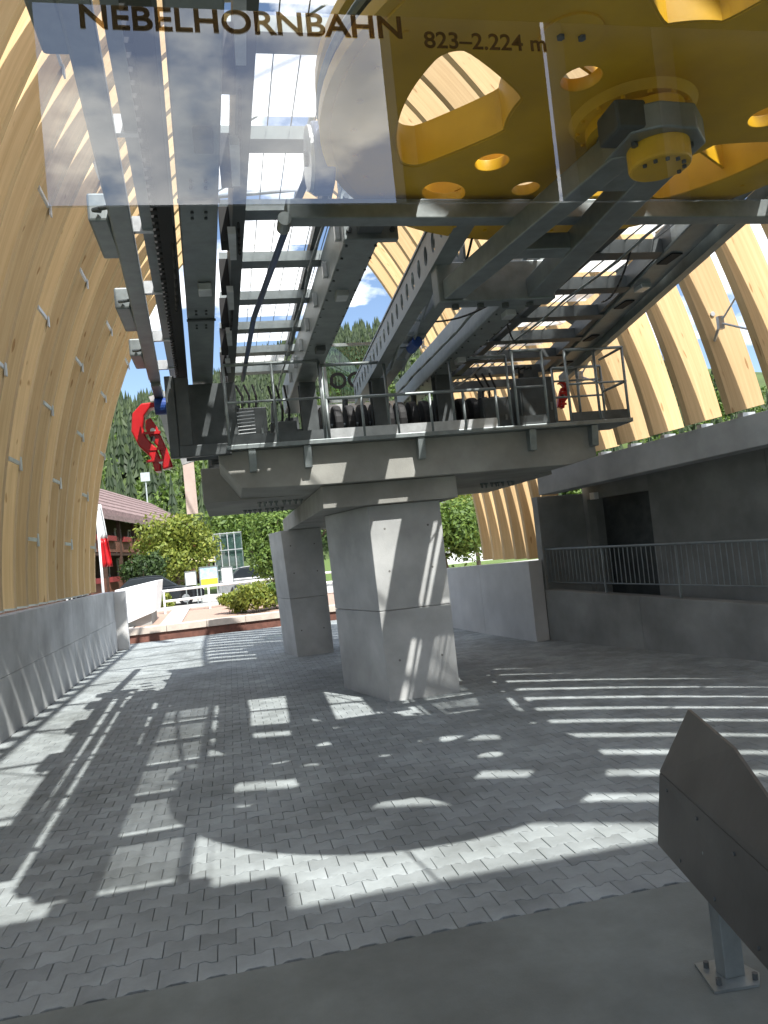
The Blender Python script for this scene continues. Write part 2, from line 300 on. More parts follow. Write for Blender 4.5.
# ================================================================== concrete walls
def wall_panels(root, line, zb, zt, t, side, m, rows=2, length=2.4, z_end=None):
    """panels along a polyline of (x, y, ztop) points; the core stands 8 mm behind the panel faces"""
    for (a, b) in zip(line[:-1], line[1:]):
        A = Vector((a[0], a[1], 0)); B = Vector((b[0], b[1], 0)); L = (B-A).length; n = max(1, round(L/length)); d = (B-A)/L; nr = Vector((d.y, -d.x, 0))*side
        for i in range(n):
            p = A+d*(L*i/n+.004); q = A+d*(L*(i+1)/n-.004)
            z1 = a[2]+(b[2]-a[2])*(i/n); z2 = a[2]+(b[2]-a[2])*((i+1)/n)
            for r in range(rows):
                mb = MB(); f0, f1 = r/rows, (r+1)/rows
                def zz(f, zt_): return zb+(zt_-zb)*f
                g0 = .003 if r else 0; g1 = .003 if r < rows-1 else 0
                dn = nr*rnd.uniform(0, .003)
                lo = [p+dn+Vector((0,0,zz(f0,z1)+g0)), q+dn+Vector((0,0,zz(f0,z2)+g0)), q-nr*.04+Vector((0,0,zz(f0,z2)+g0)), p-nr*.04+Vector((0,0,zz(f0,z1)+g0))]
                hi = [p+dn+Vector((0,0,zz(f1,z1)-g1)), q+dn+Vector((0,0,zz(f1,z2)-g1)), q-nr*.04+Vector((0,0,zz(f1,z2)-g1)), p-nr*.04+Vector((0,0,zz(f1,z1)-g1))]
                mb.hull(lo, hi).build('panel', m, root, bevel=.004)
        mb = MB(); p = A-nr*.012; q = B-nr*.012
        mb.hull([p+Vector((0,0,zb-.2)), q+Vector((0,0,zb-.2)), q-nr*t+Vector((0,0,zb-.2)), p-nr*t+Vector((0,0,zb-.2))],
                [p+Vector((0,0,a[2]-.006)), q+Vector((0,0,b[2]-.006)), q-nr*t+Vector((0,0,b[2]-.006)), p-nr*t+Vector((0,0,a[2]-.006))]).build('core', m, root)
lw = thing('concrete_wall', (-3.4, 10, 0), 'long low concrete wall along the left under the timber ribs', 'wall')
wall_panels(lw, [(-3.25, -8, 1.70), (-3.25, 11, 1.70), (-3.33, 23.6, 1.70)], 0, 1.7, .30, 1, 'concrete', 2, 3.1)
rw = thing('concrete_wall', (5.8, 17, 0), 'pale curved concrete wall right of the front column, below timber slats', 'wall')
wall_panels(rw, [(5.25, 24.6, 1.46), (5.42, 21.5, 1.46), (5.58, 19.5, 1.48), (5.80, 17, 1.55), (6.09, 14.72, 1.60)], 0, 1.45, .28, -1, 'concrete_pale', 1, 2.5)

# gallery on the right: sloping parapet wall, floor, back wall with doorway, pillar, lintel beam
GA = Vector((6.09, 14.70, 0)); GB = Vector((7.28, 9.85, 0)); GD = (GB-GA).normalized(); GN = Vector((-GD.y, GD.x, 0))
if GN.x < 0: GN = -GN
def gp(s, d, z): v = GA+GD*s+GN*d; return Vector((v.x, v.y, z))         # s along the gallery towards the camera, d behind its front, z up
def gbox(mb, s0, s1, d0, d1, z00, z01, z10, z11):                          # z bottom/top at s0 and s1
    return mb.hull([gp(s0,d0,z00), gp(s1,d0,z10), gp(s1,d1,z10), gp(s0,d1,z00)], [gp(s0,d0,z01), gp(s1,d0,z11), gp(s1,d1,z11), gp(s0,d1,z01)])
gal = thing('concrete_gallery', gp(3, 1, 0), 'concrete gallery on the right with dark doorway behind a railing', 'gallery')
def ztop(s): return 1.0-.038*s
for i in range(4):
    s0, s1 = i*2.6+.004, (i+1)*2.6-.004
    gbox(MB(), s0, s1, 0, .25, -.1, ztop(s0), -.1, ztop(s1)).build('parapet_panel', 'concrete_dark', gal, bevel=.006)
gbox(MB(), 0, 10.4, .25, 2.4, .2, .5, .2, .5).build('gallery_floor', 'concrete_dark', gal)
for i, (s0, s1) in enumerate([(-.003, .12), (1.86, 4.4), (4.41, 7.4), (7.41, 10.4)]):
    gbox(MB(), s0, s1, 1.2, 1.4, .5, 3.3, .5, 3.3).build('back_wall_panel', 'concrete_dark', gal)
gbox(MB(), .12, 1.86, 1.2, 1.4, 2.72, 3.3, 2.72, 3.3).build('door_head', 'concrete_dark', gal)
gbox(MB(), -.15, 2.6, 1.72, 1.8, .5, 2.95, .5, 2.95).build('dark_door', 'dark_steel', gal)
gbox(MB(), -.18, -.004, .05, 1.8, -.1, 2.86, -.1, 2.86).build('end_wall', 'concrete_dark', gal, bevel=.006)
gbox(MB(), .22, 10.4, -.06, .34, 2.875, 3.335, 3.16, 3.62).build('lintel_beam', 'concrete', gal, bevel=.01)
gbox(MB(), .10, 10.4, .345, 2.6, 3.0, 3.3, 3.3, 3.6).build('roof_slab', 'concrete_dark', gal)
mb = MB(); gbox(mb, .36, .50, 1.08, 1.19, 2.70, 2.84, 2.70, 2.84); mb.build('door_lamp', 'white', gal)
rl = thing('steel_railing', gp(3, .12, 1), 'grey baluster railing on top of the gallery parapet', 'railing')
sA, sB = -.15, 9.8; zr = lambda s: 1.80-.018*s
for zoff, r in ((0, .022), (-.66, .012)):
    MB().tube(gp(sA, .12, zr(sA)+zoff), gp(sB, .12, zr(sB)+zoff), r).build('rail', 'galv', rl, smooth=True)
s = sA+.05
while s < sB:
    big = int(round((s-sA)/.11)) % 16 == 0
    MB().bar(gp(s, .12, ztop(s) if big else zr(s)-.66), gp(s, .12, zr(s)-.02), .03 if big else .012, .03 if big else .012).build('post' if big else 'baluster', 'galv', rl); s += .11

# ================================================================== timber vault
XC = 1.45; ZB = 1.74; HH = 9.5; PE = 1.75
def xr(Y):
    return 6.22 + (.248*(14.2-Y) if 6 < Y < 14.2 else (.248*8.2 if Y <= 6 else 0))
def prof(side, Y, t):
    half = (XC+3.30) if side < 0 else xr(Y)-XC
    return XC+side*half*max(0, 1-max(t, 0)**PE)**(1/PE), ZB+HH*t
vault = thing('timber_vault', (XC, 8, ZB), 'tall open vault of curved spruce ribs arching over the lift station', 'vault')
RT = .14
def t0r(Y): return (3.32+.0285*((14.7-Y)/.971+.3)+.07-ZB)/HH
def rib(side, Y, t0, t1, n=30):
    pts = []; RD = .44 if side < 0 else .55
    for i in range(n+1):
        t = t0+(t1-t0)*i/n; x, z = prof(side, Y, t); xa, za = prof(side, Y, t-.005); xb, zb = prof(side, Y, min(1, t+.005))
        tx, tz = xb-xa, zb-za; l = math.hypot(tx, tz); pts.append((x, z, side*tz/l, -side*tx/l*1.0))
    vs = []; L = [0]
    for i, (x, z, nx, nz) in enumerate(pts):
        if i: L.append(L[-1]+math.hypot(x-pts[i-1][0], z-pts[i-1][1]))
        for dn, dy in ((0, -RT/2), (RD, -RT/2), (RD, RT/2), (0, RT/2)): vs.append(Vector((x+nx*dn, Y+dy, z+nz*dn)))
    fs = []; uv = []; us = [(0, RD), (.5, .5+RT), (1.1, 1.1+RD), (1.9, 1.9+RT)]
    for i in range(n):
        for e in range(4):
            a, b = 4*i+e, 4*i+(e+1) % 4; u0, u1 = us[e]
            q = [(a, (u0, L[i])), (b, (u1, L[i])), (b+4, (u1, L[i+1])), (a+4, (u0, L[i+1]))]
            if side < 0: q.reverse()
            fs.append(tuple(k for k, _ in q)); uv.append([c for _, c in q])
    fs.append((0,1,2,3)); uv.append([(0,0),(RD,0),(RD,RT),(0,RT)]); k = 4*n; fs.append((k+3,k+2,k+1,k)); uv.append([(0,0),(RD,0),(RD,RT),(0,RT)])
    mb = MB(); mb.v = vs; mb.f = fs; mb.uv = uv; return mb
SP = .74
TL = .945; TR = .965
def TRF(Y): return .70 if 3.3 < Y < 8.3 else TR
ribL = [20.45-SP*i for i in range(31)]; ribR = [18.7-SP*i for i in range(27)]
for Y in ribL: rib(-1, Y, .004, TL).build('rib', 'wood', vault)
for Y in ribR: rib(1, Y, -.014 if Y > 14.4 else t0r(Y), TRF(Y)).build('rib', 'wood', vault)
# feet: bright steel shoes under each rib
for side, ys in ((-1, ribL), (1, ribR)):
    for Y in ys:
        if Y < 5.5: continue
        x, z = prof(side, Y, .004 if (side < 0 or Y > 14.4) else t0r(Y))
        x += side*.28
        MB().box(x-.10, x+.10, Y-.06, Y+.06, z-.085 if side > 0 else z-.05, z-.003).build('foot_plate', 'galv_bright', vault)
# ridge tubes and the light steel lattice across the open top
for side, t in ((-1, TL), (1, TR)):
    yy = [20.5-2.2*i for i in range(10)] if side < 0 else [18.8, 16, 13, 10.5, 8.4]
    pts = [Vector((prof(side, Y, t)[0], Y, prof(side, Y, t)[1]+.05)) for Y in yy]
    MB().path(pts, .075, 10).build('ridge_tube', 'galv', vault, smooth=True)
MB().path([Vector((prof(1, Y, .71)[0], Y, prof(1, Y, .71)[1])) for Y in (8.4, 6, 3.5)], .075, 10).build('ridge_tube', 'galv', vault, smooth=True)
for i in range(9):
    Y = 18.4-2.2*i; xa, za = prof(-1, Y, TL); xb, zb = prof(1, Y, TRF(Y))
    MB().tube((xa, Y, za+.1), (xb, Y, zb+.1), .05, n=8).build('cross_tube', 'galv', vault, smooth=True)
    if i < 8:
        MB().tube((xa, Y, za+.1), (prof(1, Y-2.2, TRF(Y-2.2))[0], Y-2.2, prof(1, Y-2.2, TRF(Y-2.2))[1]+.1), .022, n=6).build('brace_rod', 'galv', vault)
# connecting struts between neighbouring ribs, with small bolted plates
for side, ys, ts in ((-1, ribL, (.12, .24, .36, .48, .60, .72)), (1, ribR, (.30, .42, .54, .66))):
    for k in range(len(ys)-1):
        Y0, Y1 = ys[k], ys[k+1]
        if Y1 < 2: continue
        for ti, t in enumerate(ts):
            if (k+ti*2) % 4 not in (0,): continue
            xa, za = prof(side, Y0, t); xb, zb = prof(side, Y1, t+.035)
            mb = MB(); ym = (Y0+Y1)/2; pm = Vector(((xa+xb)/2+side*.03, ym, (za+zb)/2))
            if side > 0:
                mb.tube((xa+.10, Y0-RT/2, za), pm-Vector((.06,0,0)), .022, n=8); mb.tube(pm-Vector((.06,0,0)), (xb+.10, Y1+RT/2, zb+.22), .014, n=8); mb.tube(pm-Vector((.06,0,0)), (xb+.10, Y1+RT/2, zb-.35), .014, n=8)
                mb.box(pm.x-.1, pm.x-.02, pm.y-.03, pm.y+.03, pm.z-.09, pm.z+.09)
            else:
                mb.box(xa-.02, xa+.012, Y1+RT/2+.02, Y0-RT/2-.02, za-.03, za+.03); mb.box(xa-.004, xa+.02, Y0-.05, Y0+.05, za-.11, za+.11)
            mb.build('strut', 'galv_bright', vault)
# round bolt caps
for side, ys in ((-1, ribL), (1, ribR)):
    for k, Y in enumerate(ys):
        if Y < 5 or k % 3: continue
        x, z = prof(side, Y, .34+.05*(k % 2)); xo = x+side*.22
        MB().tube((xo, Y-RT/2-.02, z), (xo, Y-RT/2, z), .035, n=10).build('bolt_cap', 'galv_bright', vault)

# ================================================================== concrete columns and crosshead
pier = thing('concrete_pier', (2.5, 14, 0), 'grey concrete pier with two columns carrying the lift machinery', 'pier')
def column(fl, fr, bl, br, zt, flare):
    def at(p, k, z): return Vector((p[0]-flare*k*z/zt, p[1], z))
    for z0, z1 in ((-.05, 1.25), (1.256, zt)):
        MB().hull([at(fl, 1, z0), at(fr, .3, z0), at(br, .3, z0), at(bl, 1, z0)], [at(fl, 1, z1), at(fr, .3, z1), at(br, .3, z1), at(bl, 1, z1)]).build('column_pour', 'concrete', pier, bevel=.010)
    for z in (.55, 1.8, 2.4):
        for k in (.2, .8):
            p = at(fl, 1, z).lerp(at(fr, .3, z), k); MB().tube(p+Vector((0, -.0015, 0)), p+Vector((0, .01, 0)), .016, n=10).build('tie_hole', 'joint', pier)
column((2.01, 10.77), (3.03, 10.77), (1.60, 12.40), (3.05, 12.40), 2.74, .05)
column((1.26, 17.05), (2.06, 17.10), (1.06, 18.25), (2.08, 18.3), 2.74, .12)
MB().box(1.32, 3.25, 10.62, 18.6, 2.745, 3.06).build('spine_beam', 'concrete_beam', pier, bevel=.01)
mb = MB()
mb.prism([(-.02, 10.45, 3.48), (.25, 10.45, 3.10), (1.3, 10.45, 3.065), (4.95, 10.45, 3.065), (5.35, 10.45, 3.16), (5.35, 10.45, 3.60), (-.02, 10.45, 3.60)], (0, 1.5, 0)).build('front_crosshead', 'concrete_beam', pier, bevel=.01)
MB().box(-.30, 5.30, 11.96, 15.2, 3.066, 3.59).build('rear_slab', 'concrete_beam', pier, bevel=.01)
for k, (x, y) in enumerate([(.55, 12.6), (.95, 12.6), (.35, 14.2), (.75, 14.2), (4.3, 12.6), (4.6, 12.6)]):
    mb = MB()
    for i in range(4): mb.tube((x+.09*i, y+.05*(i % 2), 3.07), (x+.09*i, y+.05*(i % 2), 2.985), .016, n=6); mb.tube((x+.09*i, y+.05*(i % 2), 3.07), (x+.09*i, y+.05*(i % 2), 3.035), .034, n=6)
    mb.build('anchor_bolts', 'galv', pier)

# ================================================================== lift station frame
fr = thing('lift_station_frame', (2.5, 10, 3.6), 'raised galvanised steel frame of the lift station on the concrete pier', 'steel frame')
def P(name, mb, m='galv', bevel=.0, smooth=False, parent=None): return mb.build(name, m, parent or fr, bevel=bevel, smooth=smooth)
# left main box beam, with splice seams
ys = [2.6, 5.55, 8.3, 11.6]
for a, b in zip(ys[:-1], ys[1:]):
    xa, xb = .07-.028*(a-3.5), .07-.028*(b-3.5)
    o = P('main_beam', MB().hull([(xa-.14, a+.004, 4.72), (xa+.14, a+.004, 4.72), (xb+.14, b-.004, 4.72), (xb-.14, b-.004, 4.72)], [(xa-.14, a+.004, 5.2), (xa+.14, a+.004, 5.2), (xb+.14, b-.004, 5.2), (xb-.14, b-.004, 5.2)]), bevel=.012)
    for yy in (b-.18, b-.28, a+.2, a+.3):
        for dx in (-.05, .05):
            xx = .07-.028*(yy-3.5)+dx; P('bolt', MB().tube((xx, yy, 4.72), (xx, yy, 4.705), .012, n=6), 'dark_steel', parent=o)
    P('bottom_seam', MB().box(xb-.15, xb+.15, b-.02, b+.02, 4.70, 4.716), 'dark_steel', parent=o)
# flange running along the left of the main beam
P('side_channel', MB().bar((-.09, 2.8, 4.86), (-.38, 11.8, 4.86), .03, .28), 'dark_steel')
# black cable chain with links
ch = P('cable_chain', MB().bar((-.15, 2.8, 4.74), (-.40, 11.0, 4.74), .10, .12), 'black')
for i in range(70):
    y = 2.9+i*.115; x = -.15-.0305*(y-2.8)-.075; P('chain_link', MB().box(x-.022, x+.022, y, y+.07, 4.69, 4.76), 'black', parent=ch)
P('cable_tray', MB().bar((-.30, 3, 4.98), (-.56, 12, 4.98), .12, .06), 'galv')
# left outer guide rail
gr = P('guide_rail', MB().bar((-.44, 2.6, 4.92), (-.82, 11.6, 4.90), .15, .10).bar((-.52, 2.6, 4.99), (-.90, 11.6, 4.97), .02, .16), 'galv', bevel=.006)
gr2 = P('guide_rail', MB().bar((-.82, 11.6, 4.85), (-.86, 15.5, 4.5), .13, .11), 'galv')
for y in (3.6, 5.1, 6.6, 8.1, 9.8, 11.2):                           # bent bracket arms from the frame out to the rail
    xo = -.44-.042*(y-2.6); xi = -.18-.0305*(y-2.8)
    pts = [Vector((xo, y+.18, 5.0)), Vector((xo+.02, y+.06, 5.0)), Vector((xo+.07, y, 5.0)), Vector((xi, y, 5.0))]
    mb = MB()
    for a, b in zip(pts[:-1], pts[1:]): mb.bar(a, b, .05, .13)
    P('bracket_arm', mb, 'galv_bright')
for (y, l) in ((3.55, .75), (6.35, .8), (8.5, .85), (10.4, .7)):     # housings on the outer side of the rail
    xo = -.60-.042*(y-2.6); P('drive_housing', MB().box(xo-.10, xo+.06, y, y+l, 4.93, 5.16), 'galv', bevel=.02)
    P('housing_hook', MB().path([Vector((xo, y-.02, 5.0)), Vector((xo-.04, y-.10, 4.97)), Vector((xo+.02, y-.17, 4.95)), Vector((xo+.1, y-.2, 4.95))], .018), 'dark_steel')
P('housing_hook', MB().bar((-.98, 12.4, 4.78), (-.72, 12.4, 4.86), .06, .08), 'galv_bright')
# inner main beams: left, perforated, right
ib = P('inner_beam', MB().hull([(1.20, 6.2, 4.75), (1.50, 6.2, 4.75), (1.52, 14, 4.72), (1.20, 14, 4.72)], [(1.20, 6.2, 5.2), (1.50, 6.2, 5.2), (1.52, 14, 5.2), (1.20, 14, 5.2)]), bevel=.015)
P('end_plate', MB().box(1.14, 1.60, 6.12, 6.195, 4.64, 5.3), 'galv', bevel=.01)
for dx in (1.19, 1.55):
    for z in (4.72, 4.86, 5.0): P('bolt', MB().tube((dx, 6.10, z), (dx, 6.125, z), .024, n=6), 'dark_steel')
def perf_beam(x0, x1, y0, y1, z0, h, n, name):
    # web standing upright with round holes, built as ring segments, plus flanges
    me = None
    c = bpy.data.curves.new('c', 'CURVE'); c.dimensions = '2D'; c.fill_mode = 'BOTH'; c.extrude = .012
    L = math.hypot(x1-x0, y1-y0)
    def poly(pts):
        sp = c.splines.new('POLY'); sp.points.add(len(pts)-1); sp.use_cyclic_u = True
        for p_, q_ in zip(sp.points, pts): p_.co = (q_[0], q_[1], 0, 1)
    poly([(0, 0), (L, 0), (L, h), (0, h)])
    for i in range(n):
        cx = L*(i+.5)/n; poly([(cx+.075*math.cos(a*math.pi/8), h/2+.095*math.sin(a*math.pi/8)) for a in range(16)])
    me = curve_mesh(c); o = raw(name, me, 'galv', fr)
    d = Vector((x1-x0, y1-y0, 0)).normalized(); sd_ = Vector((d.y, -d.x, 0))
    mw = Matrix(((d.x, 0, sd_.x, x0), (d.y, 0, sd_.y, y0), (0, 1, 0, z0), (0, 0, 0, 1))); mw.translation -= ORG[fr]; o.matrix_local = mw
    for z in (z0-.013, z0+h+.013):
        P('flange', MB().bar((x0+sd_.x*.06, y0, z), (x1+sd_.x*.06, y1, z), .17, .024), 'galv')
    return o
perf_beam(2.08, 2.42, 6.0, 13.4, 4.72, .36, 22, 'perforated_beam')
perf_beam(2.46, 2.72, 7.0, 13.6, 4.80, .36, 18, 'perforated_beam')
P('inner_beam', MB().hull([(3.22, 7.0, 4.70), (3.56, 7.0, 4.70), (3.62, 14, 4.70), (3.30, 14, 4.70)], [(3.22, 7.0, 5.15), (3.56, 7.0, 5.15), (3.62, 14, 5.15), (3.30, 14, 5.15)]), bevel=.015)
# right outer beam and rail
o = P('main_beam', MB().bar((4.22, 4.2, 4.98), (5.82, 12.4, 4.98), .30, .26), 'galv', bevel=.012)
P('guide_rail', MB().bar((4.62, 4.6, 4.86), (6.05, 12.8, 4.80), .10, .14), 'galv')
for i in range(5):
    y = 5.6+i*1.5; x = 4.22+(y-4.2)*.195; P('lightening_slot', MB().box(x-.06, x+.06, y, y+.3, 4.835, 4.848), 'black', parent=o)
for y in (6.2, 8.6, 10.8):
    x = 4.28+(y-4.2)*.195
    mb = MB(); pts = [Vector((x-.55, y, 5.4)), Vector((x-.3, y, 5.38)), Vector((x-.12, y, 5.25)), Vector((x-.05, y, 5.0))]
    for a, b in zip(pts[:-1], pts[1:]): mb.bar(a, b, .22, .05)
    P('bracket_arm', mb, 'galv')
for k in range(2): P('drive_housing', MB().box(4.86+.5*k, 5.1+.5*k, 7.2+2.4*k, 7.6+2.4*k, 4.98, 5.25), 'galv', bevel=.02)
# cross members and translucent roof sheets, left bay and right bay
for i in range(-2, 9):
    y = 3.3+i*1.16; xl = .33-.01*(y-4)
    P('cross_member', MB().bar((xl-.12, y, 5.20), (1.24, y, 5.20), .20, .10), 'galv')
    if i < 8:
        P('roof_sheet', MB().box(xl+.02, 1.14, y+.13, y+1.03, 5.30, 5.308), 'sheet')
        for k in range(6): 
            x = xl+.05+k*.17; P('grid_bar', MB().bar((x, y+.12, 5.24), (x, y+1.04, 5.24), .007, .008), 'dark_steel')
    P('hanger_plate', MB().box(xl-.13, xl-.02, y-.16, y+.05, 4.86, 5.16), 'black')
for i in range(8):
    y = 6.15+i*1.05; xo = .055*(y-6)
    P('cross_member', MB().bar((3.55, y, 4.93), (4.50+.19*(y-6), y, 4.93), .2, .14), 'dark_steel')
    if i < 7:
        x0_, x1_ = 3.94+xo*.3, 4.52+xo*2.2; P('roof_sheet', MB().hull([(x0_, y+.11, 5.05), (x1_, y+.11, 5.05), (x1_, y+.95, 5.05), (x0_, y+.95, 5.05)], [(x0_, y+.11, 5.058), (x1_, y+.11, 5.058), (x1_, y+.95, 5.058), (x0_, y+.95, 5.058)]), 'sheet')
        for k in range(4):
            x = 4.05+k*.16+xo*.6; P('grid_bar', MB().bar((x, y+.1, 4.99), (x, y+.95, 4.99), .010, .012), 'dark_steel')
P('long_edge', MB().bar((.36, .9, 5.02), (.26, 12, 5.02), .10, .36), 'dark_steel')
P('long_edge', MB().bar((1.08, .9, 5.30), (1.16, 12, 5.30), .08, .10), 'dark_steel')
P('long_edge', MB().bar((4.50, 6, 4.98), (5.62, 13, 4.98), .10, .20), 'dark_steel')
P('long_edge', MB().bar((3.86, 6, 4.98), (4.0, 13, 4.98), .12, .2), 'dark_steel')
# front cross beam under the bullwheel
fb = P('front_cross_beam', MB().bar((.62, 5.52, 4.60), (5.2, 5.62, 4.60), .15, .15), 'galv', bevel=.01)
P('beam_end_lug', MB().tube((.60, 5.43, 4.52), (.60, 5.60, 4.52), .05, n=14), 'galv')
P('rope_clamp', MB().box(1.25, 1.45, 5.7, 6.1, 4.68, 4.95), 'dark_steel')
# end portal on the left, dark
P('end_frame', MB().box(-.62, -.50, 10.30, 10.42, 3.55, 4.62).box(-.50, .16, 10.30, 10.42, 3.55, 3.70).box(-.50, -.32, 10.32, 10.44, 3.70, 4.60), 'dark_steel', bevel=.01)
P('end_panel', MB().box(-.46, .3, 11.2, 11.25, 3.62, 4.7), 'dark_steel')
# pedestals on the pier
for x in (.0, 1.36, 2.45, 3.45, 4.9):
    for y in (11.55, 14.4):
        P('pedestal', MB().ibeam((x, y, 3.60), (x, y, 4.70), .24, .24), 'dark_steel')
# tyre conveyor between the pedestals: black tyres on short axles
tc_ = thing('tyre_conveyor', (2.4, 12, 3.6), 'row of black rubber conveyor tyres behind the platform railing', 'conveyor')
MB().box(1.5, 4.6, 12.05, 12.2, 3.62, 3.78).build('support', 'dark_steel', tc_)
for i in range(15):
    x = 1.55+i*.2
    MB().tube((x, 11.9, 4.1), (x+.13, 11.9, 4.1), .30, n=20).build('tyre', 'black', tc_, bevel=.03, smooth=False)
    MB().box(x+.03, x+.10, 12.02, 12.1, 3.78, 4.1).build('bracket', 'galv', tc_)
MB().tube((1.5, 11.9, 4.1), (4.62, 11.9, 4.1), .03).build('axle', 'galv', tc_)

cabs = [(.30, .72, 11.35, 3.61, 4.35), (.78, 1.16, 11.5, 3.61, 4.15), (4.05, 4.5, 11.45, 3.61, 4.3), (4.62, 5.2, 11.3, 3.61, 4.55)]
for k, (x0, x1, y0, z0, z1) in enumerate(cabs):
    cb_ = thing('control_cabinet', (x0, y0, 3.6), ['dark control cabinet in the left platform cage', 'lower dark control cabinet right of the taller one in the left platform cage', 'dark control cabinet right of the conveyor tyres', 'tallest dark control cabinet at the right platform cage'][k], 'cabinet', 'control cabinets on the pier')
    MB().box(x0, x1, y0, y0+.35, z0, z1).build('case', 'dark_steel', cb_, bevel=.012)
    MB().box(x0+.03, x1-.03, y0-.012, y0-.001, z0+.08, z1-.04).build('door', 'dark_steel', cb_)
    MB().box(x1-.10, x1-.07, y0-.03, y0-.012, (z0+z1)/2-.06, (z0+z1)/2+.06).build('handle', 'galv', cb_)
    for q in range(3): MB().path([Vector((x0+.08+.1*q, y0+.15, z1)), Vector((x0+.10+.1*q, y0+.16, z1+.2)), Vector((x0+.02+.12*q, y0+.25, 4.74))], .018, 6).build('cable', 'black', cb_)
P('rear_girder', MB().box(-.2, 5.6, 13.2, 13.32, 3.7, 4.3), 'dark_steel')
for q in range(9): P('spring_leg', MB().tube((.25+.6*q, 12.9, 3.6), (.35+.6*q, 12.9, 4.7), .05, n=8), 'dark_steel')
# hoses, conduits and bright guide plates along the left bay
for k in range(7):
    y = 3.5+1.35*k; x = .27-.01*(y-4)
    P('guide_plate', MB().hull([(x-.03, y, 4.74), (x+.035, y, 4.74), (x+.045, y+.55, 4.74), (x-.01, y+.55, 4.74)], [(x-.03, y, 4.80), (x+.035, y, 4.80), (x+.045, y+.55, 4.80), (x-.01, y+.55, 4.80)]), 'galv_bright')
for k, (x, z, r_) in enumerate([(1.06, 5.0, .014), (1.55, 4.9, .02), (3.16, 4.85, .02), (3.70, 4.82, .025), (4.12, 4.8, .015)]):
    pts = [Vector((x+.012*math.sin(i*1.7+k), 5.9+i*.62, z+.012*math.cos(i*2.3+k))) for i in range(13)]
    P('conduit', MB().path(pts, r_, 7), 'black' if k % 2 else 'galv', smooth=True)
for i in range(8):
    y = 6.6+i*.9
    P('clamp', MB().box(1.155, 1.198, y, y+.06, 4.85, 5.0), 'galv_bright'); P('clamp', MB().box(3.57, 3.64, y, y+.06, 4.78, 4.92), 'dark_steel')
for k, (x, y, z) in enumerate([(.07, 4.6, 4.64), (.0, 7.2, 4.64), (1.35, 7.6, 4.68), (1.36, 9.6, 4.67), (3.4, 8.3, 4.63), (3.45, 10.4, 4.63), (4.55, 6.0, 4.80), (4.95, 8.0, 4.80)]):
    jb = P('junction_box', MB().box(x-.06, x+.06, y, y+.18, z, z+.075), 'galv_bright' if k % 3 else 'dark_steel', bevel=.008)
for k, (a_, b_, sag) in enumerate([((.30, 4.1, 4.95), (.30, 5.6, 4.95), .16), ((.30, 5.9, 4.95), (.34, 7.2, 4.95), .14), ((2.3, 6.3, 4.72), (2.5, 8.0, 4.74), .14), ((3.2, 7.4, 4.72), (2.7, 9.0, 4.80), .10), ((-.2, 6.0, 4.72), (-.3, 8.0, 4.70), .10), ((4.2, 7.0, 4.84), (4.7, 8.6, 4.84), .12), ((.28, 8.1, 4.95), (.22, 9.6, 4.95), .18), ((3.6, 9.0, 4.85), (4.2, 10.2, 4.85), .12)]):
    A_, B_ = Vector(a_), Vector(b_); P('loose_cable', MB().path([A_.lerp(B_, i/10)-Vector((0, 0, sag*4*(i/10)*(1-i/10))) for i in range(11)], .012, 6), 'black', smooth=True)
for i in range(26):
    y = 6.5+i*.28
    for x in (1.225, 1.485): P('bolt', MB().tube((x, y, 4.75), (x, y, 4.735), .013, n=6), 'dark_steel')
    if y > 7.1:
        for x in (3.27, 3.53): P('bolt', MB().tube((x+.008*(y-7), y, 4.70), (x+.008*(y-7), y, 4.685), .013, n=6), 'dark_steel')
# ---- yoke that carries the bullwheel bearing
yk = thing('bearing_yoke', (2.72, 5, 4.3), 'grey steel yoke holding the yellow bullwheel bearing from below', 'yoke')
MB().hull([(2.52, 4.30, 4.36), (2.72, 4.22, 4.36), (2.36, 6.85, 4.36), (2.16, 6.85, 4.36)], [(2.52, 4.30, 4.54), (2.72, 4.22, 4.54), (2.36, 6.85, 4.54), (2.16, 6.85, 4.54)]).build('arm', 'galv', yk, bevel=.012)
MB().hull([(2.84, 4.35, 4.36), (3.08, 4.45, 4.36), (3.24, 6.95, 4.36), (3.00, 6.95, 4.36)], [(2.84, 4.35, 4.54), (3.08, 4.45, 4.54), (3.24, 6.95, 4.54), (3.00, 6.95, 4.54)]).build('arm', 'galv', yk, bevel=.012)
MB().prism([(2.50, 4.02, 4.37), (2.66, 3.94, 4.37), (2.9, 3.96, 4.37), (3.06, 4.12, 4.37), (3.08, 4.75, 4.37), (2.52, 4.75, 4.37)], (0, 0, .16)).build('bearing_plate', 'galv', yk, bevel=.012)
MB().box(2.12, 3.28, 6.86, 7.06, 4.34, 4.72).build('end_plate', 'galv', yk, bevel=.012)
for x in (2.3, 2.55, 2.8, 3.05): MB().tube((x, 6.96, 4.338), (x, 6.96, 4.30), .035, n=10).build('bolt', 'dark_steel', yk)
for x in (2.58, 2.66, 2.95): MB().tube((x, 4.12, 4.37), (x, 4.12, 4.345), .022, n=6).build('bolt', 'dark_steel', yk)
MB().box(2.40, 2.60, 3.98, 4.22, 4.38, 4.56).build('side_block', 'dark_steel', yk, bevel=.02)
MB().box(2.35, 3.1, 5.75, 5.95, 4.38, 4.52).build('cross_plate', 'galv', yk, bevel=.01)
for k in range(5): MB().tube((2.2+.09*k, 7.0+.12*k, 4.78), (2.2+.09*k, 7.2+.12*k, 4.95), .03, n=8).build('tension_rod', 'dark_steel', yk)

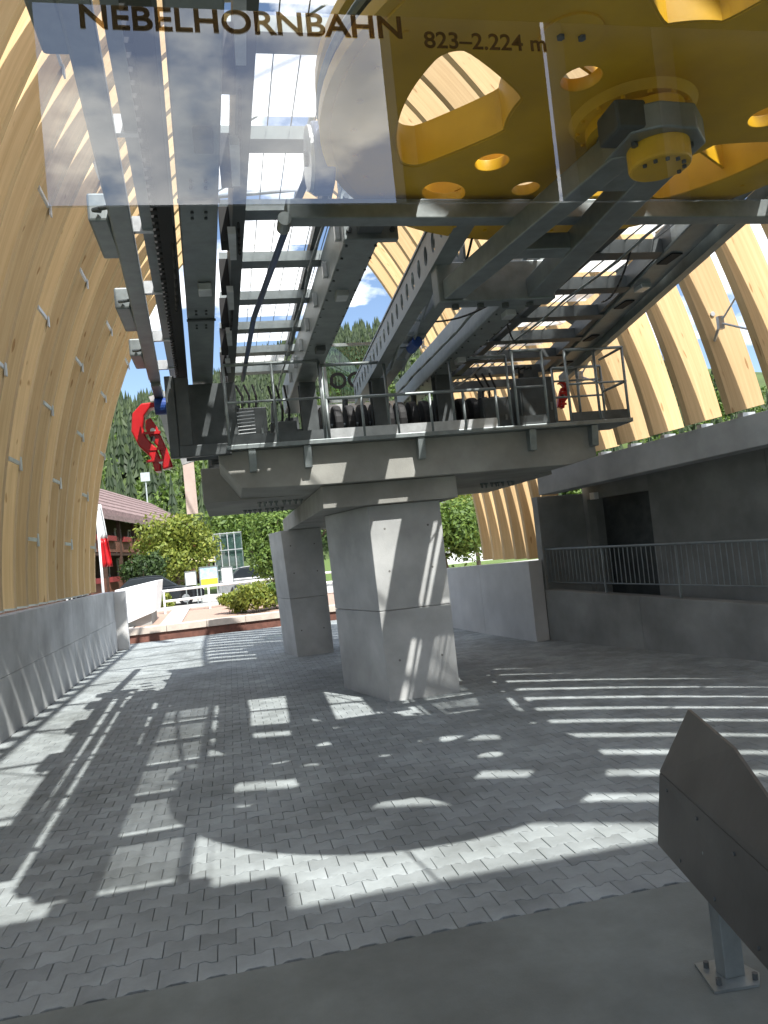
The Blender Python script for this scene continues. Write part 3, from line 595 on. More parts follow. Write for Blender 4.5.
# ================================================================== bullwheel
WC = Vector((2.75, 4.38, 4.74)); WR = 1.92
bw = thing('bullwheel', WC, 'huge yellow bullwheel with lightening holes seen from below', 'bullwheel')
c = bpy.data.curves.new('c', 'CURVE'); c.dimensions = '2D'; c.fill_mode = 'BOTH'; c.extrude = .035; c.bevel_depth = .006
def spl(pts):
    sp = c.splines.new('POLY'); sp.points.add(len(pts)-1); sp.use_cyclic_u = True
    for p_, q_ in zip(sp.points, pts): p_.co = (q_[0], q_[1], 0, 1)
def circ(cx, cy, r, n=28, e=1., rot=0.):
    out = []
    for i in range(n):
        a = 2*math.pi*i/n; x, y = r*e*math.cos(a), r*math.sin(a); out.append((cx+x*math.cos(rot)-y*math.sin(rot), cy+x*math.sin(rot)+y*math.cos(rot)))
    return out
def window(a0, da, ra, rb):
    pts = []
    def arc(r, s, e, n): return [(r*math.cos(s+(e-s)*i/n), r*math.sin(s+(e-s)*i/n)) for i in range(n+1)]
    k = .16
    outer = arc(rb, a0-da*(1-k), a0+da*(1-k), 12); inner = arc(ra, a0+da*.55, a0-da*.55, 6)
    # rounded shoulders
    outer = [((rb-.13)*math.cos(a0-da), (rb-.13)*math.sin(a0-da)), ((rb-.05)*math.cos(a0-da*.95), (rb-.05)*math.sin(a0-da*.95))]+outer+[((rb-.05)*math.cos(a0+da*.95), (rb-.05)*math.sin(a0+da*.95)), ((rb-.13)*math.cos(a0+da), (rb-.13)*math.sin(a0+da))]
    pts = outer+inner
    for _ in range(2):                                              # round the corners
        pts = [p for a_, b_ in zip(pts, pts[1:]+pts[:1]) for p in ((a_[0]*.75+b_[0]*.25, a_[1]*.75+b_[1]*.25), (a_[0]*.25+b_[0]*.75, a_[1]*.25+b_[1]*.75))]
    return pts
spl(circ(0, 0, WR, 96))
WIN = [(R(178), R(27), .80, 1.52), (R(263), R(22), .85, 1.52), (R(322), R(25), .85, 1.52), (R(34), R(22), .90, 1.52)]
for a0, da, ra, rb in WIN: spl(window(a0, da, ra, rb))
holes = []
for a, r_, rad, e in [(R(214), .62, .125, 1), (R(140), .95, .125, 1), (R(132), 1.42, .15, 1.35), (R(108), 1.05, .11, 1), (R(72), 1.02, .16, 1.5), (R(82), .62, .1, 1), (R(0), 1.0, .14, 1), (R(106), 1.52, .11, 1.4), (R(67), 1.50, .11, 1.3)]:
    holes.append((a, r_, rad, e)); spl(circ(r_*math.cos(a), r_*math.sin(a), rad, 26, e, a+math.pi/2))
plate = raw('web_plate', curve_mesh(c), 'yellow', bw)
ORG[bw] = WC
def ring(name, prof_, m, n=96, parent=None):
    mb = MB(); k = len(prof_)
    for i in range(n):
        a = 2*math.pi*i/n
        for r_, z in prof_: mb.v.append(Vector((WC.x+r_*math.cos(a), WC.y+r_*math.sin(a), WC.z+z)))
    for i in range(n):
        for j_ in range(k):
            mb.f.append((i*k+j_, ((i+1) % n)*k+j_, ((i+1) % n)*k+(j_+1) % k, i*k+(j_+1) % k))
    return mb.build(name, m, parent or bw, smooth=False)
ring('rim', [(WR+.005, -.03), (WR+.07, -.03), (WR+.07, .05), (WR+.02, .09), (WR+.02, .17), (WR+.07, .21), (WR+.07, .28), (WR+.005, .28)], 'yellow')
tr_ = ring('hauling_rope', [(WR+.05+.026*math.cos(a*math.pi/4), .13+.026*math.sin(a*math.pi/4)) for a in range(8)], 'galv')
for k in range(36):
    a = R(10*k+3); p = WC+Vector((1.78*math.cos(a), 1.78*math.sin(a), -.036)); MB().tube(p, p-Vector((0, 0, .014)), .018, n=6).build('rim_bolt', 'yellow', bw)
for k in range(14):
    a = R(360/14*k); p = WC+Vector((.345*math.cos(a), .345*math.sin(a), -.08)); MB().tube(p, p-Vector((0, 0, .03)), .016, n=6).build('flange_bolt', 'yellow', bw)
ring('rope_liner', [(WR+.022, .10), (WR+.05, .10), (WR+.05, .16), (WR+.022, .16)], 'black')
for a0, da, ra, rb in WIN:                                           # upstanding lips round the windows
    pts = window(a0, da, ra, rb); mb = MB(); n = len(pts); cx = sum(p[0] for p in pts)/n; cy = sum(p[1] for p in pts)/n
    for (x, y) in pts:
        for s_, z in ((.985, -.036), (.95, -.036), (.95, .24), (.985, .24)): mb.v.append(Vector((WC.x+cx+(x-cx)*s_, WC.y+cy+(y-cy)*s_, WC.z+z)))
    for i in range(n):
        for j_ in range(4): mb.f.append((i*4+j_, ((i+1) % n)*4+j_, ((i+1) % n)*4+(j_+1) % 4, i*4+(j_+1) % 4))
    mb.build('window_lip', 'yellow', bw)
for k in range(8):
    a = R(214+45*k); p = WC+Vector((.40*math.cos(a), .40*math.sin(a), .14)); q = WC+Vector((1.85*math.cos(a), 1.85*math.sin(a), .14))
    if k in (0, 2, 6, 4): MB().bar(p, q, .02, .2).build('stiffener', 'yellow', bw)
bp_ = WC+Vector((1.05*math.cos(R(224))+.02, 1.05*math.sin(R(224))+.2, 0))
MB().tube(bp_+Vector((-.02, -.2, -.036)), bp_+Vector((-.02, -.2, -.055)), .17, n=28).build('inspection_cover', 'yellow', bw)
for dx in (-.06, .06): MB().tube(bp_+Vector((-.02+dx, -.2, -.055)), bp_+Vector((-.02+dx, -.2, -.07)), .022, n=6).build('cover_bolt', 'dark_steel', bw)
hub = ring('hub', [(.02, -.036), (.40, -.036), (.36, -.09), (.30, -.10), (.30, -.17), (.02, -.17)], 'yellow', 48)
HB = WC+Vector((.02, -.16, 0))
MB().tube(HB+Vector((0, -.04, -.12)), HB+Vector((0, -.04, -.50)), .185, n=32).build('bearing_housing', 'yellow', bw, bevel=.02, smooth=False)
ring('bearing_seal', [(.20, -.172), (.235, -.172), (.235, -.205), (.20, -.205)], 'dark_steel', 40)
for k in range(7):
    a = R(200+28*k); p = HB+Vector((.14*math.cos(a), -.04+.14*math.sin(a), -.50)); MB().tube(p, p+Vector((0, 0, -.015)), .014, n=6).build('hub_bolt', 'dark_steel', bw)
# hauling rope running along the left bay and a blue-grey deflection sheave
tag(MB().path([Vector((1.0, 3.2, 4.95)), Vector((.93, 4.9, 4.98)), Vector((.72, 6.2, 4.85)), Vector((.50, 8.6, 4.80)), Vector((.42, 11.3, 4.75))], .03, 10).build('hauling_rope', 'wheelgrey', smooth=True), 'dark steel hauling rope slanting across the left bay over a sheave', 'rope')
sh = thing('sheave_wheel', (.86, 5.2, 4.7), 'small blue grey sheave wheel left of the yellow bullwheel', 'sheave')
MB().tube((.80, 5.25, 4.86), (.94, 5.25, 4.86), .24, n=32).build('tyre', 'wheelgrey', sh, bevel=.02)
MB().tube((.775, 5.25, 4.86), (.80, 5.25, 4.86), .215, n=32).build('flange', 'galv_bright', sh)
MB().tube((.755, 5.25, 4.86), (.775, 5.25, 4.86), .05, n=16).build('axle_cap', 'dark_steel', sh)

# ================================================================== service platform
sp_ = thing('service_platform', (3, 10.7, 3.6), 'steel service platform with pipe railings in front of the machinery', 'platform')
def sec(x0, x1, y, zf, ztp, mids, n, toe='dark_steel', name='railing'):
    mb = MB(); mb.tube((x0, y, ztp), (x1, y, ztp), .022)
    o = mb.build('top_rail', 'galv', sp_, smooth=True)
    for m_ in mids: MB().tube((x0, y, m_), (x1, y, m_), .016).build('mid_rail', 'galv', sp_, smooth=True)
    for i in range(n+1):
        x = x0+(x1-x0)*i/n; MB().tube((x, y, zf), (x, y, ztp), .02).build('rail_post', 'galv', sp_, smooth=True)
    MB().box(x0, x1, y-.012, y+.008, zf, zf+.13).build('toe_board', toe, sp_)
MB().box(.10, 5.90, 10.28, 11.0, 3.60, 3.66).build('deck', 'galv', sp_, bevel=.006)
sec(.14, 1.40, 10.30, 3.66, 4.72, (4.22,), 2)
sec(1.46, 3.85, 10.30, 3.66, 4.20, (), 5, 'galv_bright')
sec(1.46, 2.35, 10.55, 3.66, 4.72, (), 1)
sec(3.30, 4.15, 10.55, 3.66, 4.72, (), 1)
sec(4.15, 4.60, 10.30, 3.66, 4.72, (4.2,), 1)
sec(4.95, 5.85, 10.30, 3.66, 4.70, (4.20,), 2)
sec(5.05, 5.85, 11.0, 3.66, 4.60, (4.15, 4.4), 2)
for (x, ys_) in ((.14, (10.3, 11.0)), (5.86, (10.3, 11.0))):
    for z in (4.70, 4.2): MB().tube((x, ys_[0], z), (x, ys_[1], z), .02).build('side_rail', 'galv', sp_, smooth=True)
for i in range(10):
    z = 3.75+i*.05; MB().tube((.28, 10.9, z), (.52, 10.9, z+.01), .008, n=6).build('louvre', 'galv_bright', sp_)
for x in (.42, 1.15, 2.72, 4.35, 5.3):
    MB().prism([(x-.05, 10.30, 3.595), (x-.05, 11.0, 3.595), (x-.05, 10.44, 3.30), (x-.05, 10.34, 3.30)], (.10, 0, 0)).build('bracket', 'galv', sp_, bevel=.006)

# red grip castings hanging from the rails, blue motor
def grip(name, base, label, sx=1., s=1.):
    g_ = thing(name, base, label, 'grip'); b = Vector(base)
    out = [(-.02, .0), (-.06, .20), (-.20, .36), (-.28, .56), (-.25, .80), (-.12, .93), (.04, .94), (.10, .88), (-.02, .86), (-.10, .76), (-.13, .60), (-.09, .46), (.02, .32), (.07, .16), (.06, .0)]
    MB().prism([b+Vector((x*sx*s, -.11*s, z*s)) for x, z in out], (0, .22*s, 0)).build('outer_jaw', 'red', g_, bevel=.018*s)
    inn = [(.075, .02), (.22, .05), (.16, .30), (.05, .62), (-.02, .74), (-.09, .70), (-.10, .60), (-.06, .49), (.045, .33), (.09, .16)]
    MB().prism([b+Vector((x*sx*s, -.085*s, z*s)) for x, z in inn], (0, .17*s, 0)).build('inner_jaw', 'red', g_, bevel=.02*s)
    MB().tube(b+Vector((.0, -.12*s, .55*s)), b+Vector((.0, .12*s, .55*s)), .035*s, n=12).build('pin', 'galv_bright', g_)
    MB().tube(b+Vector((.07*sx*s, -.12*s, .12*s)), b+Vector((.07*sx*s, .12*s, .12*s)), .028*s, n=12).build('pin', 'galv_bright', g_)
    for z in (.14, .30, .52): MB().box(b.x-.12*s, b.x+.10*s, b.y-.125*s, b.y-.10*s, b.z+z*s-.02, b.z+z*s+.02).build('rib', 'red', g_)
    MB().box(b.x-.04*s, b.x+.02*s, b.y-.13*s, b.y-.119*s, b.z+.40*s, b.z+.47*s).build('slot', 'black', g_)
    return g_
grip('cable_grip', (-.95, 12.2, 3.62), 'red cast cable grip hanging from the left guide rail', 1., 1.12)
grip('cable_grip', (5.92, 12.6, 4.25), 'small red cable grip half hidden behind the right platform railing', -1., .5)
mo = thing('drive_motor', (-.72, 12.2, 4.5), 'short blue drive motor beside the left guide rail above the red grip', 'motor')
MB().tube((-.90, 12.2, 4.62), (-.52, 12.2, 4.62), .13, n=20).build('housing', 'blue', mo, bevel=.01)
MB().tube((-.52, 12.2, 4.62), (-.47, 12.2, 4.62), .09, n=16).build('flange', 'galv_bright', mo)
for k in range(3): MB().bar((-.60, 12.6+k*.25, 3.8+.24*k), (-.40, 12.6+k*.25, 3.85+.24*k), .08, .10).build('mounting_arm', 'galv_bright', mo)
m2 = thing('drive_motor', (2.62, 9.6, 4.9), 'bright blue motor between the two perforated beams', 'motor')
MB().tube((2.56, 9.4, 4.68), (2.56, 9.75, 4.68), .07, n=18).build('housing', 'blue', m2, bevel=.01); MB().box(2.44, 2.68, 9.4, 9.7, 4.74, 4.80).build('base', 'galv', m2)
# cable ladder hanging beside the perforated beam
ld = thing('cable_ladder', (2.35, 7.9, 4.7), 'narrow steel cable ladder rising beside the perforated beam', 'ladder')
for dx in (0, .17): MB().bar((2.10+dx, 6.5, 5.0), (2.46+dx, 10.6, 4.62), .02, .07).build('stile', 'galv', ld)
for i in range(9): MB().bar((2.10+.04*i, 6.6+i*.45, 4.99-.042*i), (2.27+.04*i, 6.6+i*.45, 4.99-.042*i), .03, .02).build('rung', 'galv', ld)
# far glazed end panel with partial lettering
gpn = thing('glazed_end_panel', (3.3, 18.0, 3.6), 'greenish glass end panel with dark letters beyond the platform', 'glass panel')
MB().box(2.62, 3.98, 18.0, 18.012, 5.75, 7.0).build('pane', 'glass_green', gpn)
for a in [((2.58, 18, 5.70), (4.02, 18, 5.70)), ((2.58, 18, 7.03), (4.02, 18, 7.03)), ((2.58, 18, 3.06), (2.58, 18, 7.03)), ((4.02, 18, 3.06), (4.02, 18, 7.03))]: MB().bar(*a, .07, .07).build('frame_bar', 'galv', gpn)
MB().box(2.2, 4.4, 17.95, 18.05, 5.42, 5.62).build('sill', 'galv_bright', gpn)
tm = text_mesh('OCHU', .52, .006, .012)
o = raw('lettering', tm, 'letter_dark', gpn); o.matrix_local = Matrix.Translation(Vector((2.66, 17.975, 6.0))-ORG[gpn]) @ Matrix.Rotation(R(90), 4, 'X')
# pinkish board behind the left end of the crosshead
tag(MB().box(-1.02, -.72, 22.0, 22.06, 3.62, 5.6).build('hanging_board', 'pinkboard'), 'narrow pinkish board hanging behind the left end of the crosshead', 'board')

# ================================================================== guard panel in the right foreground
gd = thing('guard_panel', (2.05, 3.35, 0), 'dark riveted steel guard panel on a post at bottom right', 'guard')
a, b, e = Vector((2.13, 3.97, .37)), Vector((1.72, 2.1, .37)), Vector((2.20, 3.99, .74)); f = Vector((1.75, 2.1, .74)); th = Vector((.018, -.004, 0))
MB().prism([a, b, f, e], th).build('lower_plate', 'guard', gd, bevel=.003)
t1, t2, t3 = Vector((2.42, 4.0, 1.05)), Vector((2.18, 3.27, 1.04)), Vector((1.76, 2.1, .80))
MB().prism([e+Vector((0,0,.004)), f+Vector((0,0,.004)), t3, t2, t1], th).build('upper_plate', 'guard', gd, bevel=.003)
for i in range(9):
    for (p0, p1, q0, q1, fr_) in ((a, b, e, f, .12), (a, b, e, f, .85), (e, f, t1, t3, .15), (e, f, t1, t3, .80)):
        k = (i+.6)/9; pa = p0.lerp(p1, k); pb = q0.lerp(q1, k); c_ = pa.lerp(pb, fr_)
        if i % 2 == (0 if fr_ < .5 else 1): continue
        MB().tube(c_-th*.25, c_+th*.5, .009, n=8).build('rivet', 'dark_steel', gd)
po = MB().box(2.03, 2.13, 3.30, 3.38, .012, .56).build('post', 'galv', gd, bevel=.006)
bs = MB().prism([(1.93, 3.24, .001), (2.14, 3.22, .001), (2.20, 3.30, .001), (2.16, 3.46, .001), (1.98, 3.47, .001)], (0, 0, .012)).build('base_plate', 'galv', gd)
for (x, y) in ((1.98, 3.28), (2.01, 3.42), (2.15, 3.26)): MB().tube((x, y, .013), (x, y, .04), .014, n=6).build('anchor_bolt', 'dark_steel', gd)

# ================================================================== overhead glass panel with lettering
GY = 2.0
gs = thing('overhead_glazing', (.8, GY, 3.03), 'clear reflective glass panel overhead with lettering and mirrored clouds', 'glass panel')
MB().box(-.36, 3.2, GY, GY+.010, 3.030, 4.3).build('pane', 'glass', gs)
for x in (.2, 2.4): MB().tube((x, GY+.005, 4.25), (x, GY+.7, 4.7), .012).build('hanger_rod', 'galv', gs)
MB().bar((-.36, GY+.005, 4.315), (3.2, GY+.005, 4.315), .05, .03).build('top_channel', 'galv', gs)
tm = text_mesh('NEBELHORNBAHN', .088, .0006, .0016, 1.0)
xs = [v.co.x for v in tm.vertices]; wd = max(xs)-min(xs); k = .84/wd
o = raw('lettering', tm, 'letter_gap', gs); o.matrix_local = Matrix.Translation(Vector((-.255, GY-.002, 3.492))-ORG[gs]) @ Matrix.Rotation(R(90), 4, 'X') @ Matrix.Scale(k, 4, (1, 0, 0))
tm = text_mesh('823\u20132.224 m', .066, .0006, .001, 1.0)
xs = [v.co.x for v in tm.vertices]; wd = max(xs)-min(xs); k = .36/wd
o = raw('lettering', tm, 'letter_gap', gs); o.matrix_local = Matrix.Translation(Vector((.65, GY-.002, 3.468))-ORG[gs]) @ Matrix.Rotation(R(90), 4, 'X') @ Matrix.Scale(k, 4, (1, 0, 0))

# ================================================================== added unseen canopy and dark walls behind the viewpoint, for shade and reflection
cn = thing('added_shade_canopy', (2, -2.8, 0), 'unseen concrete canopy on slim posts, added to shade the foreground floor', 'canopy')
MB().box(-6, 12, -4.8, -.80, 8.5, 8.8).build('roof_slab', 'concrete_dark', cn)  # slab added out of view to shade the foreground floor
MB().box(-6, 2.75, -.795, -.2, 8.52, 8.72).build('shade_board', 'concrete_dark', cn)  # added board extends the shade over the left floor
for x in (-5.5, 11.5):
    for y in (-4.3, -2.3): MB().tube((x, y, 0), (x, y, 8.5), .15, n=14).build('post', 'galv', cn, smooth=True)
sb = thing('added_reflection_blocker', (7, -8, 0), 'unseen dark walls behind the viewpoint, added to darken the glass reflection', 'building')
for (x0, x1) in ((2.55, 4.6), (4.9, 6.2), (6.5, 8.0), (8.4, 13)): MB().box(x0, x1, -5.7, -5.2, -.1, 9.5).build('wall', 'guard', sb)  # added walls darken the reflection; the gaps leave bright streaks
MB().box(2.55, 13, -5.65, -5.25, 9.5, 10).build('parapet', 'guard', sb)
for i in range(4): MB().box((2.9, 5.1, 6.8, 9.2)[i], (4.2, 5.9, 7.8, 11)[i], -5.2, -5.15, .3, 2.7).build('window', 'carglass', sb)
# ================================================================== outside: kerb wall, garden, street
kw = thing('low_kerb_wall', (0, 25.7, 0), 'low kerb wall with sandy coping and red brown face beyond the paving', 'kerb')
MB().hull([(-3.34, 25.50, -.1), (5.3, 26.0, -.1), (5.3, 26.35, -.1), (-3.34, 25.9, -.1)], [(-3.34, 25.50, .24), (5.3, 26.0, .24), (5.3, 26.35, .24), (-3.34, 25.9, .24)]).build('face', 'rust', kw)
for i in range(7):
    x0, x1 = -3.34+i*1.23+.005, -3.34+(i+1)*1.23-.005; y0, y1 = 25.44+(x0+3.34)*.058, 25.44+(x1+3.34)*.058
    MB().hull([(x0, y0, .245), (x1, y1, .245), (x1, y1+.5, .245), (x0, y0+.5, .245)], [(x0, y0, .45), (x1, y1, .45), (x1, y1+.5, .45), (x0, y0+.5, .45)]).build('coping_stone', 'coping', kw, bevel=.01)
g = MB(); g.add([(-3.3, 25.9, .30), (16, 26.8, .30), (16, 33, .55), (-3.3, 33, .55)], [(0,1,2,3)]); tag(g.build('gravel_bed', 'gravel'), kind='structure')
g = MB(); g.add([(-2.45, 25.92, .34), (-1.75, 25.95, .34), (-1.7, 33, .59), (-2.4, 33, .59)], [(0,1,2,3)]); tag(g.build('path', 'path'), kind='structure')
g = MB(); g.add([(-60, 33, .52), (60, 33, .52), (60, 46, .60), (-60, 46, .60)], [(0,1,2,3)]); tag(g.build('street', 'path'), kind='structure')
g = MB(); g.add([(-120, 46, .60), (120, 46, .60), (140, 140, 2), (-140, 140, 2)], [(0,1,2,3)]); tag(g.build('meadow', 'grass'), kind='structure')
g = MB(); g.add([(-80, 23.7, .28), (-3.34, 23.7, .28), (-3.34, 33.2, .5), (-80, 33.2, .5)], [(0,1,2,3)]); tag(g.build('forecourt', 'path'), kind='structure')
g = MB(); g.add([(5.6, 20, .2), (60, 20, .2), (60, 33.2, .5), (5.6, 33.2, .5)], [(0,1,2,3)]); tag(g.build('side_lawn', 'grass'), kind='structure')
# white parapet block past the end of the left wall
wb = thing('white_parapet', (-3.1, 27, 0), 'sunlit white parapet block past the end of the left wall', 'parapet')
MB().prism([(-3.34, 23.62, 1.68), (-3.34, 23.62, .0), (-3.02, 23.62, .0), (-3.02, 23.62, 1.68)], (0, .22, 0)).build('end_post', 'concrete_pale', wb, bevel=.01)
MB().prism([(-3.80, 27.6, .42), (-2.62, 27.6, .80), (-2.45, 27.6, 1.86), (-3.85, 27.6, 1.66)], (0, 2.4, 0)).build('upper_block', 'white', wb, bevel=.02)
MB().box(-3.7, -2.75, 27.8, 29.8, .30, .9).build('dark_base', 'concrete_dark', wb)  # base in darker concrete than the block above
hr = thing('white_handrail', (0, 33, .5), 'white tubular handrail along the street side of the gravel bed', 'railing')
for z in (.55, .95): MB().path([Vector((-2.6, 31.5, .42+z)), Vector((2.2, 31.9, .46+z)), Vector((6, 32.2, .48+z))], .045).build('rail', 'white', hr)
for i in range(6): MB().tube((-2.6+1.7*i, 31.5+.13*i, .3), (-2.6+1.7*i, 31.5+.13*i, 1.42), .04).build('post', 'white', hr)

def crown(mb, c, rad, n, leaf, rs, lobes=9, flat=1.):
    cl = []
    for k in range(lobes):
        a = rs.uniform(0, 6.283); e = rs.uniform(-.5, 1.0); rr = rs.uniform(.35, .72)
        cl.append((Vector((math.cos(a)*math.cos(e)*rad[0]*rr, math.sin(a)*math.cos(e)*rad[1]*rr, math.sin(e)*rad[2]*rr)), rs.uniform(.38, .58)))
    for i in range(n):
        cc, s_ = rs.choice(cl); d = Vector((rs.gauss(0, 1), rs.gauss(0, 1), rs.gauss(0, 1))).normalized(); q = rs.uniform(.55, 1.05)
        p = Vector(c)+cc+Vector((d.x*rad[0], d.y*rad[1], d.z*rad[2]))*s_*q
        nrm = (d+Vector((rs.gauss(0, .6), rs.gauss(0, .6), rs.gauss(0, .6)))).normalized(); t = nrm.orthogonal().normalized(); t = (Matrix.Rotation(rs.uniform(0, 6.28), 3, nrm) @ t); b = nrm.cross(t); l = leaf*rs.uniform(.6, 1.3)
        mb.add([p-t*l, p+b*l*.5, p+t*l, p-b*l*.5], [(0,1,2,3)])
def tree(name, base, h, rad, n, leaf, m, label, seed, cat='tree', group=None, trunk=.14, zc=None):
    rs = random.Random(seed); r_ = thing(name, base, label, cat, group); b = Vector(base); zc = zc or h-rad[2]
    mb = MB(); top = b+Vector((rs.uniform(-.2, .2), rs.uniform(-.2, .2), zc)); mb.tube(b-Vector((0,0,.2)), top, trunk, trunk*.5, 8)
    for k in range(6):
        a = rs.uniform(0, 6.28); s0 = b.lerp(top, rs.uniform(.45, .95)); mb.tube(s0, s0+Vector((math.cos(a)*rad[0]*.7, math.sin(a)*rad[1]*.7, rad[2]*rs.uniform(.3, .8))), trunk*.4, trunk*.12, 6)
    mb.build('trunk', 'bark', r_)
    mb = MB(); crown(mb, b+Vector((0, 0, zc)), rad, n, leaf, rs, 14); mb.build('crown', m, r_, fix=False)
    return r_
tree('round_tree', (-2.7, 43, .6), 4.6, (2.5, 2.2, 2.2), 7000, .13, 'leaf_yellow', 'broad yellow green tree in front of the chalet', 3)
tree('round_tree', (-4.2, 41, .6), 2.9, (1.2, 1.2, 1.25), 2500, .11, 'leaf_dark', 'low dark green bushy tree left of the broad yellow green tree', 4)
tree('leafy_tree', (1.75, 32.8, .5), 4.4, (1.45, 1.4, 2.0), 6500, .10, 'leaf', 'dense green tree left of the rear column', 5, zc=2.1)
tree('leafy_tree', (.4, 48, .7), 5.2, (2.2, 2.2, 1.9), 4000, .14, 'leaf', 'lighter green tree behind the glass stair tower', 6)
tree('leafy_tree', (9.3, 33, .4), 4.9, (2.3, 2.0, 2.5), 9000, .12, 'leaf', 'green tree seen right of the front column', 8, zc=1.9)
tree('leafy_tree', (13.0, 40, .5), 5.4, (2.4, 2.2, 2.4), 5000, .13, 'leaf_yellow', 'yellow green tree at the timber slats right of the front column', 9, zc=2.8)
tree('leafy_tree', (4.2, 40, .5), 5.0, (2.2, 2.2, 2.2), 4000, .13, 'leaf_dark', 'darker green tree between the two columns', 10)
for k, (x, y, s_, m_, lb) in enumerate([(-.1, 28.6, .55, 'leaf_yellow', 'low yellow green shrub at the kerb, leftmost of the gravel bed'), (.75, 28.2, .75, 'leaf_yellow', 'bright shrub in the middle of the gravel bed'), (1.5, 28.5, .7, 'leaf', 'green shrub nearest the rear column in the gravel bed'), (.4, 30.6, .5, 'leaf', 'small green shrub at the back of the gravel bed'), (-3.2, 36.4, .55, 'leaf_yellow', 'clipped hedge bush behind the dark car'), (2.7, 29, .8, 'leaf_dark', 'dark shrub behind the rear column')]):
    rs = random.Random(40+k); t_ = thing('shrub', (x, y, .4), lb, 'shrub', 'shrubs outside the hall')
    mb = MB(); crown(mb, (x, y, .4+s_*.7), (s_*1.2, s_*1.0, s_*.95), 1900, .075, rs, 8); mb.build('foliage', m_, t_, fix=False)
    mb = MB()
    for q in range(5): mb.tube((x+rs.uniform(-.1, .1), y, .25), (x+rs.uniform(-.4, .4)*s_, y+rs.uniform(-.3, .3), .4+s_), .012, .006, 5)
    mb.build('stem', 'bark', t_)

# flag on a pole
fl = thing('flag', (-3.95, 26, .3), 'white and red flag hanging limp on a white pole by the left ribs', 'flag')
MB().tube((-3.97, 26, .28), (-3.97, 26, 4.55), .045, .035, 10).build('pole', 'white', fl, smooth=True)
def flagpiece(z0, z1, m, name):
    mb = MB(); n = 10
    for i in range(n+1):
        for j_ in range(7):
            z = z0+(z1-z0)*j_/6; wd = .10+.22*((4.5-z)/2.2)**.8; x = -3.93+wd*i/n; y = 26+.07*math.sin(i*1.1+z*1.7)*(.3+i/n)
            if z > 4.45: x = -3.93+.02*i/n
            mb.v.append(Vector((x-.18*i/n*0, y, z)))
    for i in range(n):
        for j_ in range(6): a_ = i*7+j_; mb.f.append((a_, a_+7, a_+8, a_+1))
    o = mb.build(name, m, fl, smooth=True); sm = o.modifiers.new('s', 'SOLIDIFY'); sm.thickness = .006
flagpiece(2.45, 3.35, 'red', 'red_cloth'); flagpiece(3.35, 4.45, 'white', 'white_cloth')

# notice boards
for k, (x, w_, z0, z1, top_, lb) in enumerate([(-1.75, .42, 1.42, 1.98, 'white', 'narrow white notice board, leftmost of the three by the street'), (-.95, .75, 1.36, 2.12, 'poster_blue', 'largest notice board with a yellow band at the bottom'), (-.15, .45, 1.38, 2.02, 'white', 'plain white notice board nearest the glass tower')]):
    nb = thing('notice_board', (x, 36, .55), lb, 'notice board', 'notice boards by the street')
    MB().box(x-w_/2, x+w_/2, 36, 36.05, z0, z1).build('panel', top_, nb); MB().bar((x-w_/2-.03, 36.02, z1+.03), (x+w_/2+.03, 36.02, z1+.03), .07, .05).build('frame', 'galv', nb)
    for s_ in (-1, 1): MB().bar((x+s_*(w_/2+.025), 36.02, .5), (x+s_*(w_/2+.025), 36.02, z1+.03), .045, .045).build('post', 'galv', nb)
    if k == 1: MB().box(x-w_/2+.01, x+w_/2-.01, 35.985, 35.998, z0+.01, z0+.26).build('yellow_band', 'poster_yellow', nb)

# cars
def car(name, x, y, rz, m, label):
    r_ = thing(name, (x, y, .52), label, 'car', 'cars parked on the street'); b = Vector((x, y, .52))
    def sect(pts, m_, nm, w_): 
        mb = MB(); mb.prism([b+Vector((px, -w_/2, pz)) for px, pz in pts], (0, w_, 0)); return mb.build(nm, m_, r_, bevel=.05)
    sect([(-2.1, .25), (2.1, .25), (2.15, .6), (2.0, .78), (1.1, .92), (-1.5, .95), (-2.05, .88), (-2.15, .55)], m, 'body', 1.75)
    sect([(-1.7, .93), (1.05, .90), (.35, 1.40), (-.2, 1.46), (-1.1, 1.42)], 'carglass', 'cabin', 1.5)
    sect([(.33, 1.405), (-.2, 1.465), (-1.12, 1.425), (-1.05, 1.46), (-.2, 1.50), (.25, 1.45)], m, 'roof', 1.46)
    for px in (-1.3, 1.3):
        for s_ in (-1, 1):
            wv = MB().tube(b+Vector((px, s_*.72, .32)), b+Vector((px, s_*.90, .32)), .32, n=18).build('wheel', 'black', r_); MB().tube(b+Vector((px, s_*.895, .32)), b+Vector((px, s_*.91, .32)), .19, n=14).build('rim', 'galv_bright', wv)
    for s_ in (-.6, .6): MB().box(b.x+2.0, b.x+2.13, b.y+s_-.15, b.y+s_+.15, b.z+.58, b.z+.72).build('headlight', 'white', r_)
    for o in r_.children: pass
    r_.rotation_euler[2] = rz
car('parked_car', -3.4, 37.4, 0.05, 'carpaint', 'dark parked car beside the white parapet block')
car('parked_car', 1.5, 39.0, 0.05, 'carsilver', 'silver car parked behind the handrail near the dense tree')

# glass stair tower
gt = thing('glass_tower', (0, 45, .6), 'small bluish glass stair tower between the two groups of trees', 'tower')
for i in range(4):
    x = -.78+i*.39; MB().box(x+.012, x+.378, 45, 45.02, .7, 3.9).build('pane', 'glass_green', gt); MB().bar((x, 45, .6), (x, 45, 4.0), .05, .05).build('mullion', 'galv_bright', gt)
for z in (1.9, 3.0, 3.95): MB().bar((-.8, 44.98, z), (.8, 44.98, z), .05, .05).build('transom', 'galv_bright', gt)
MB().box(-.8, .8, 45.1, 46.5, .6, 3.9).build('core', 'galv', gt)

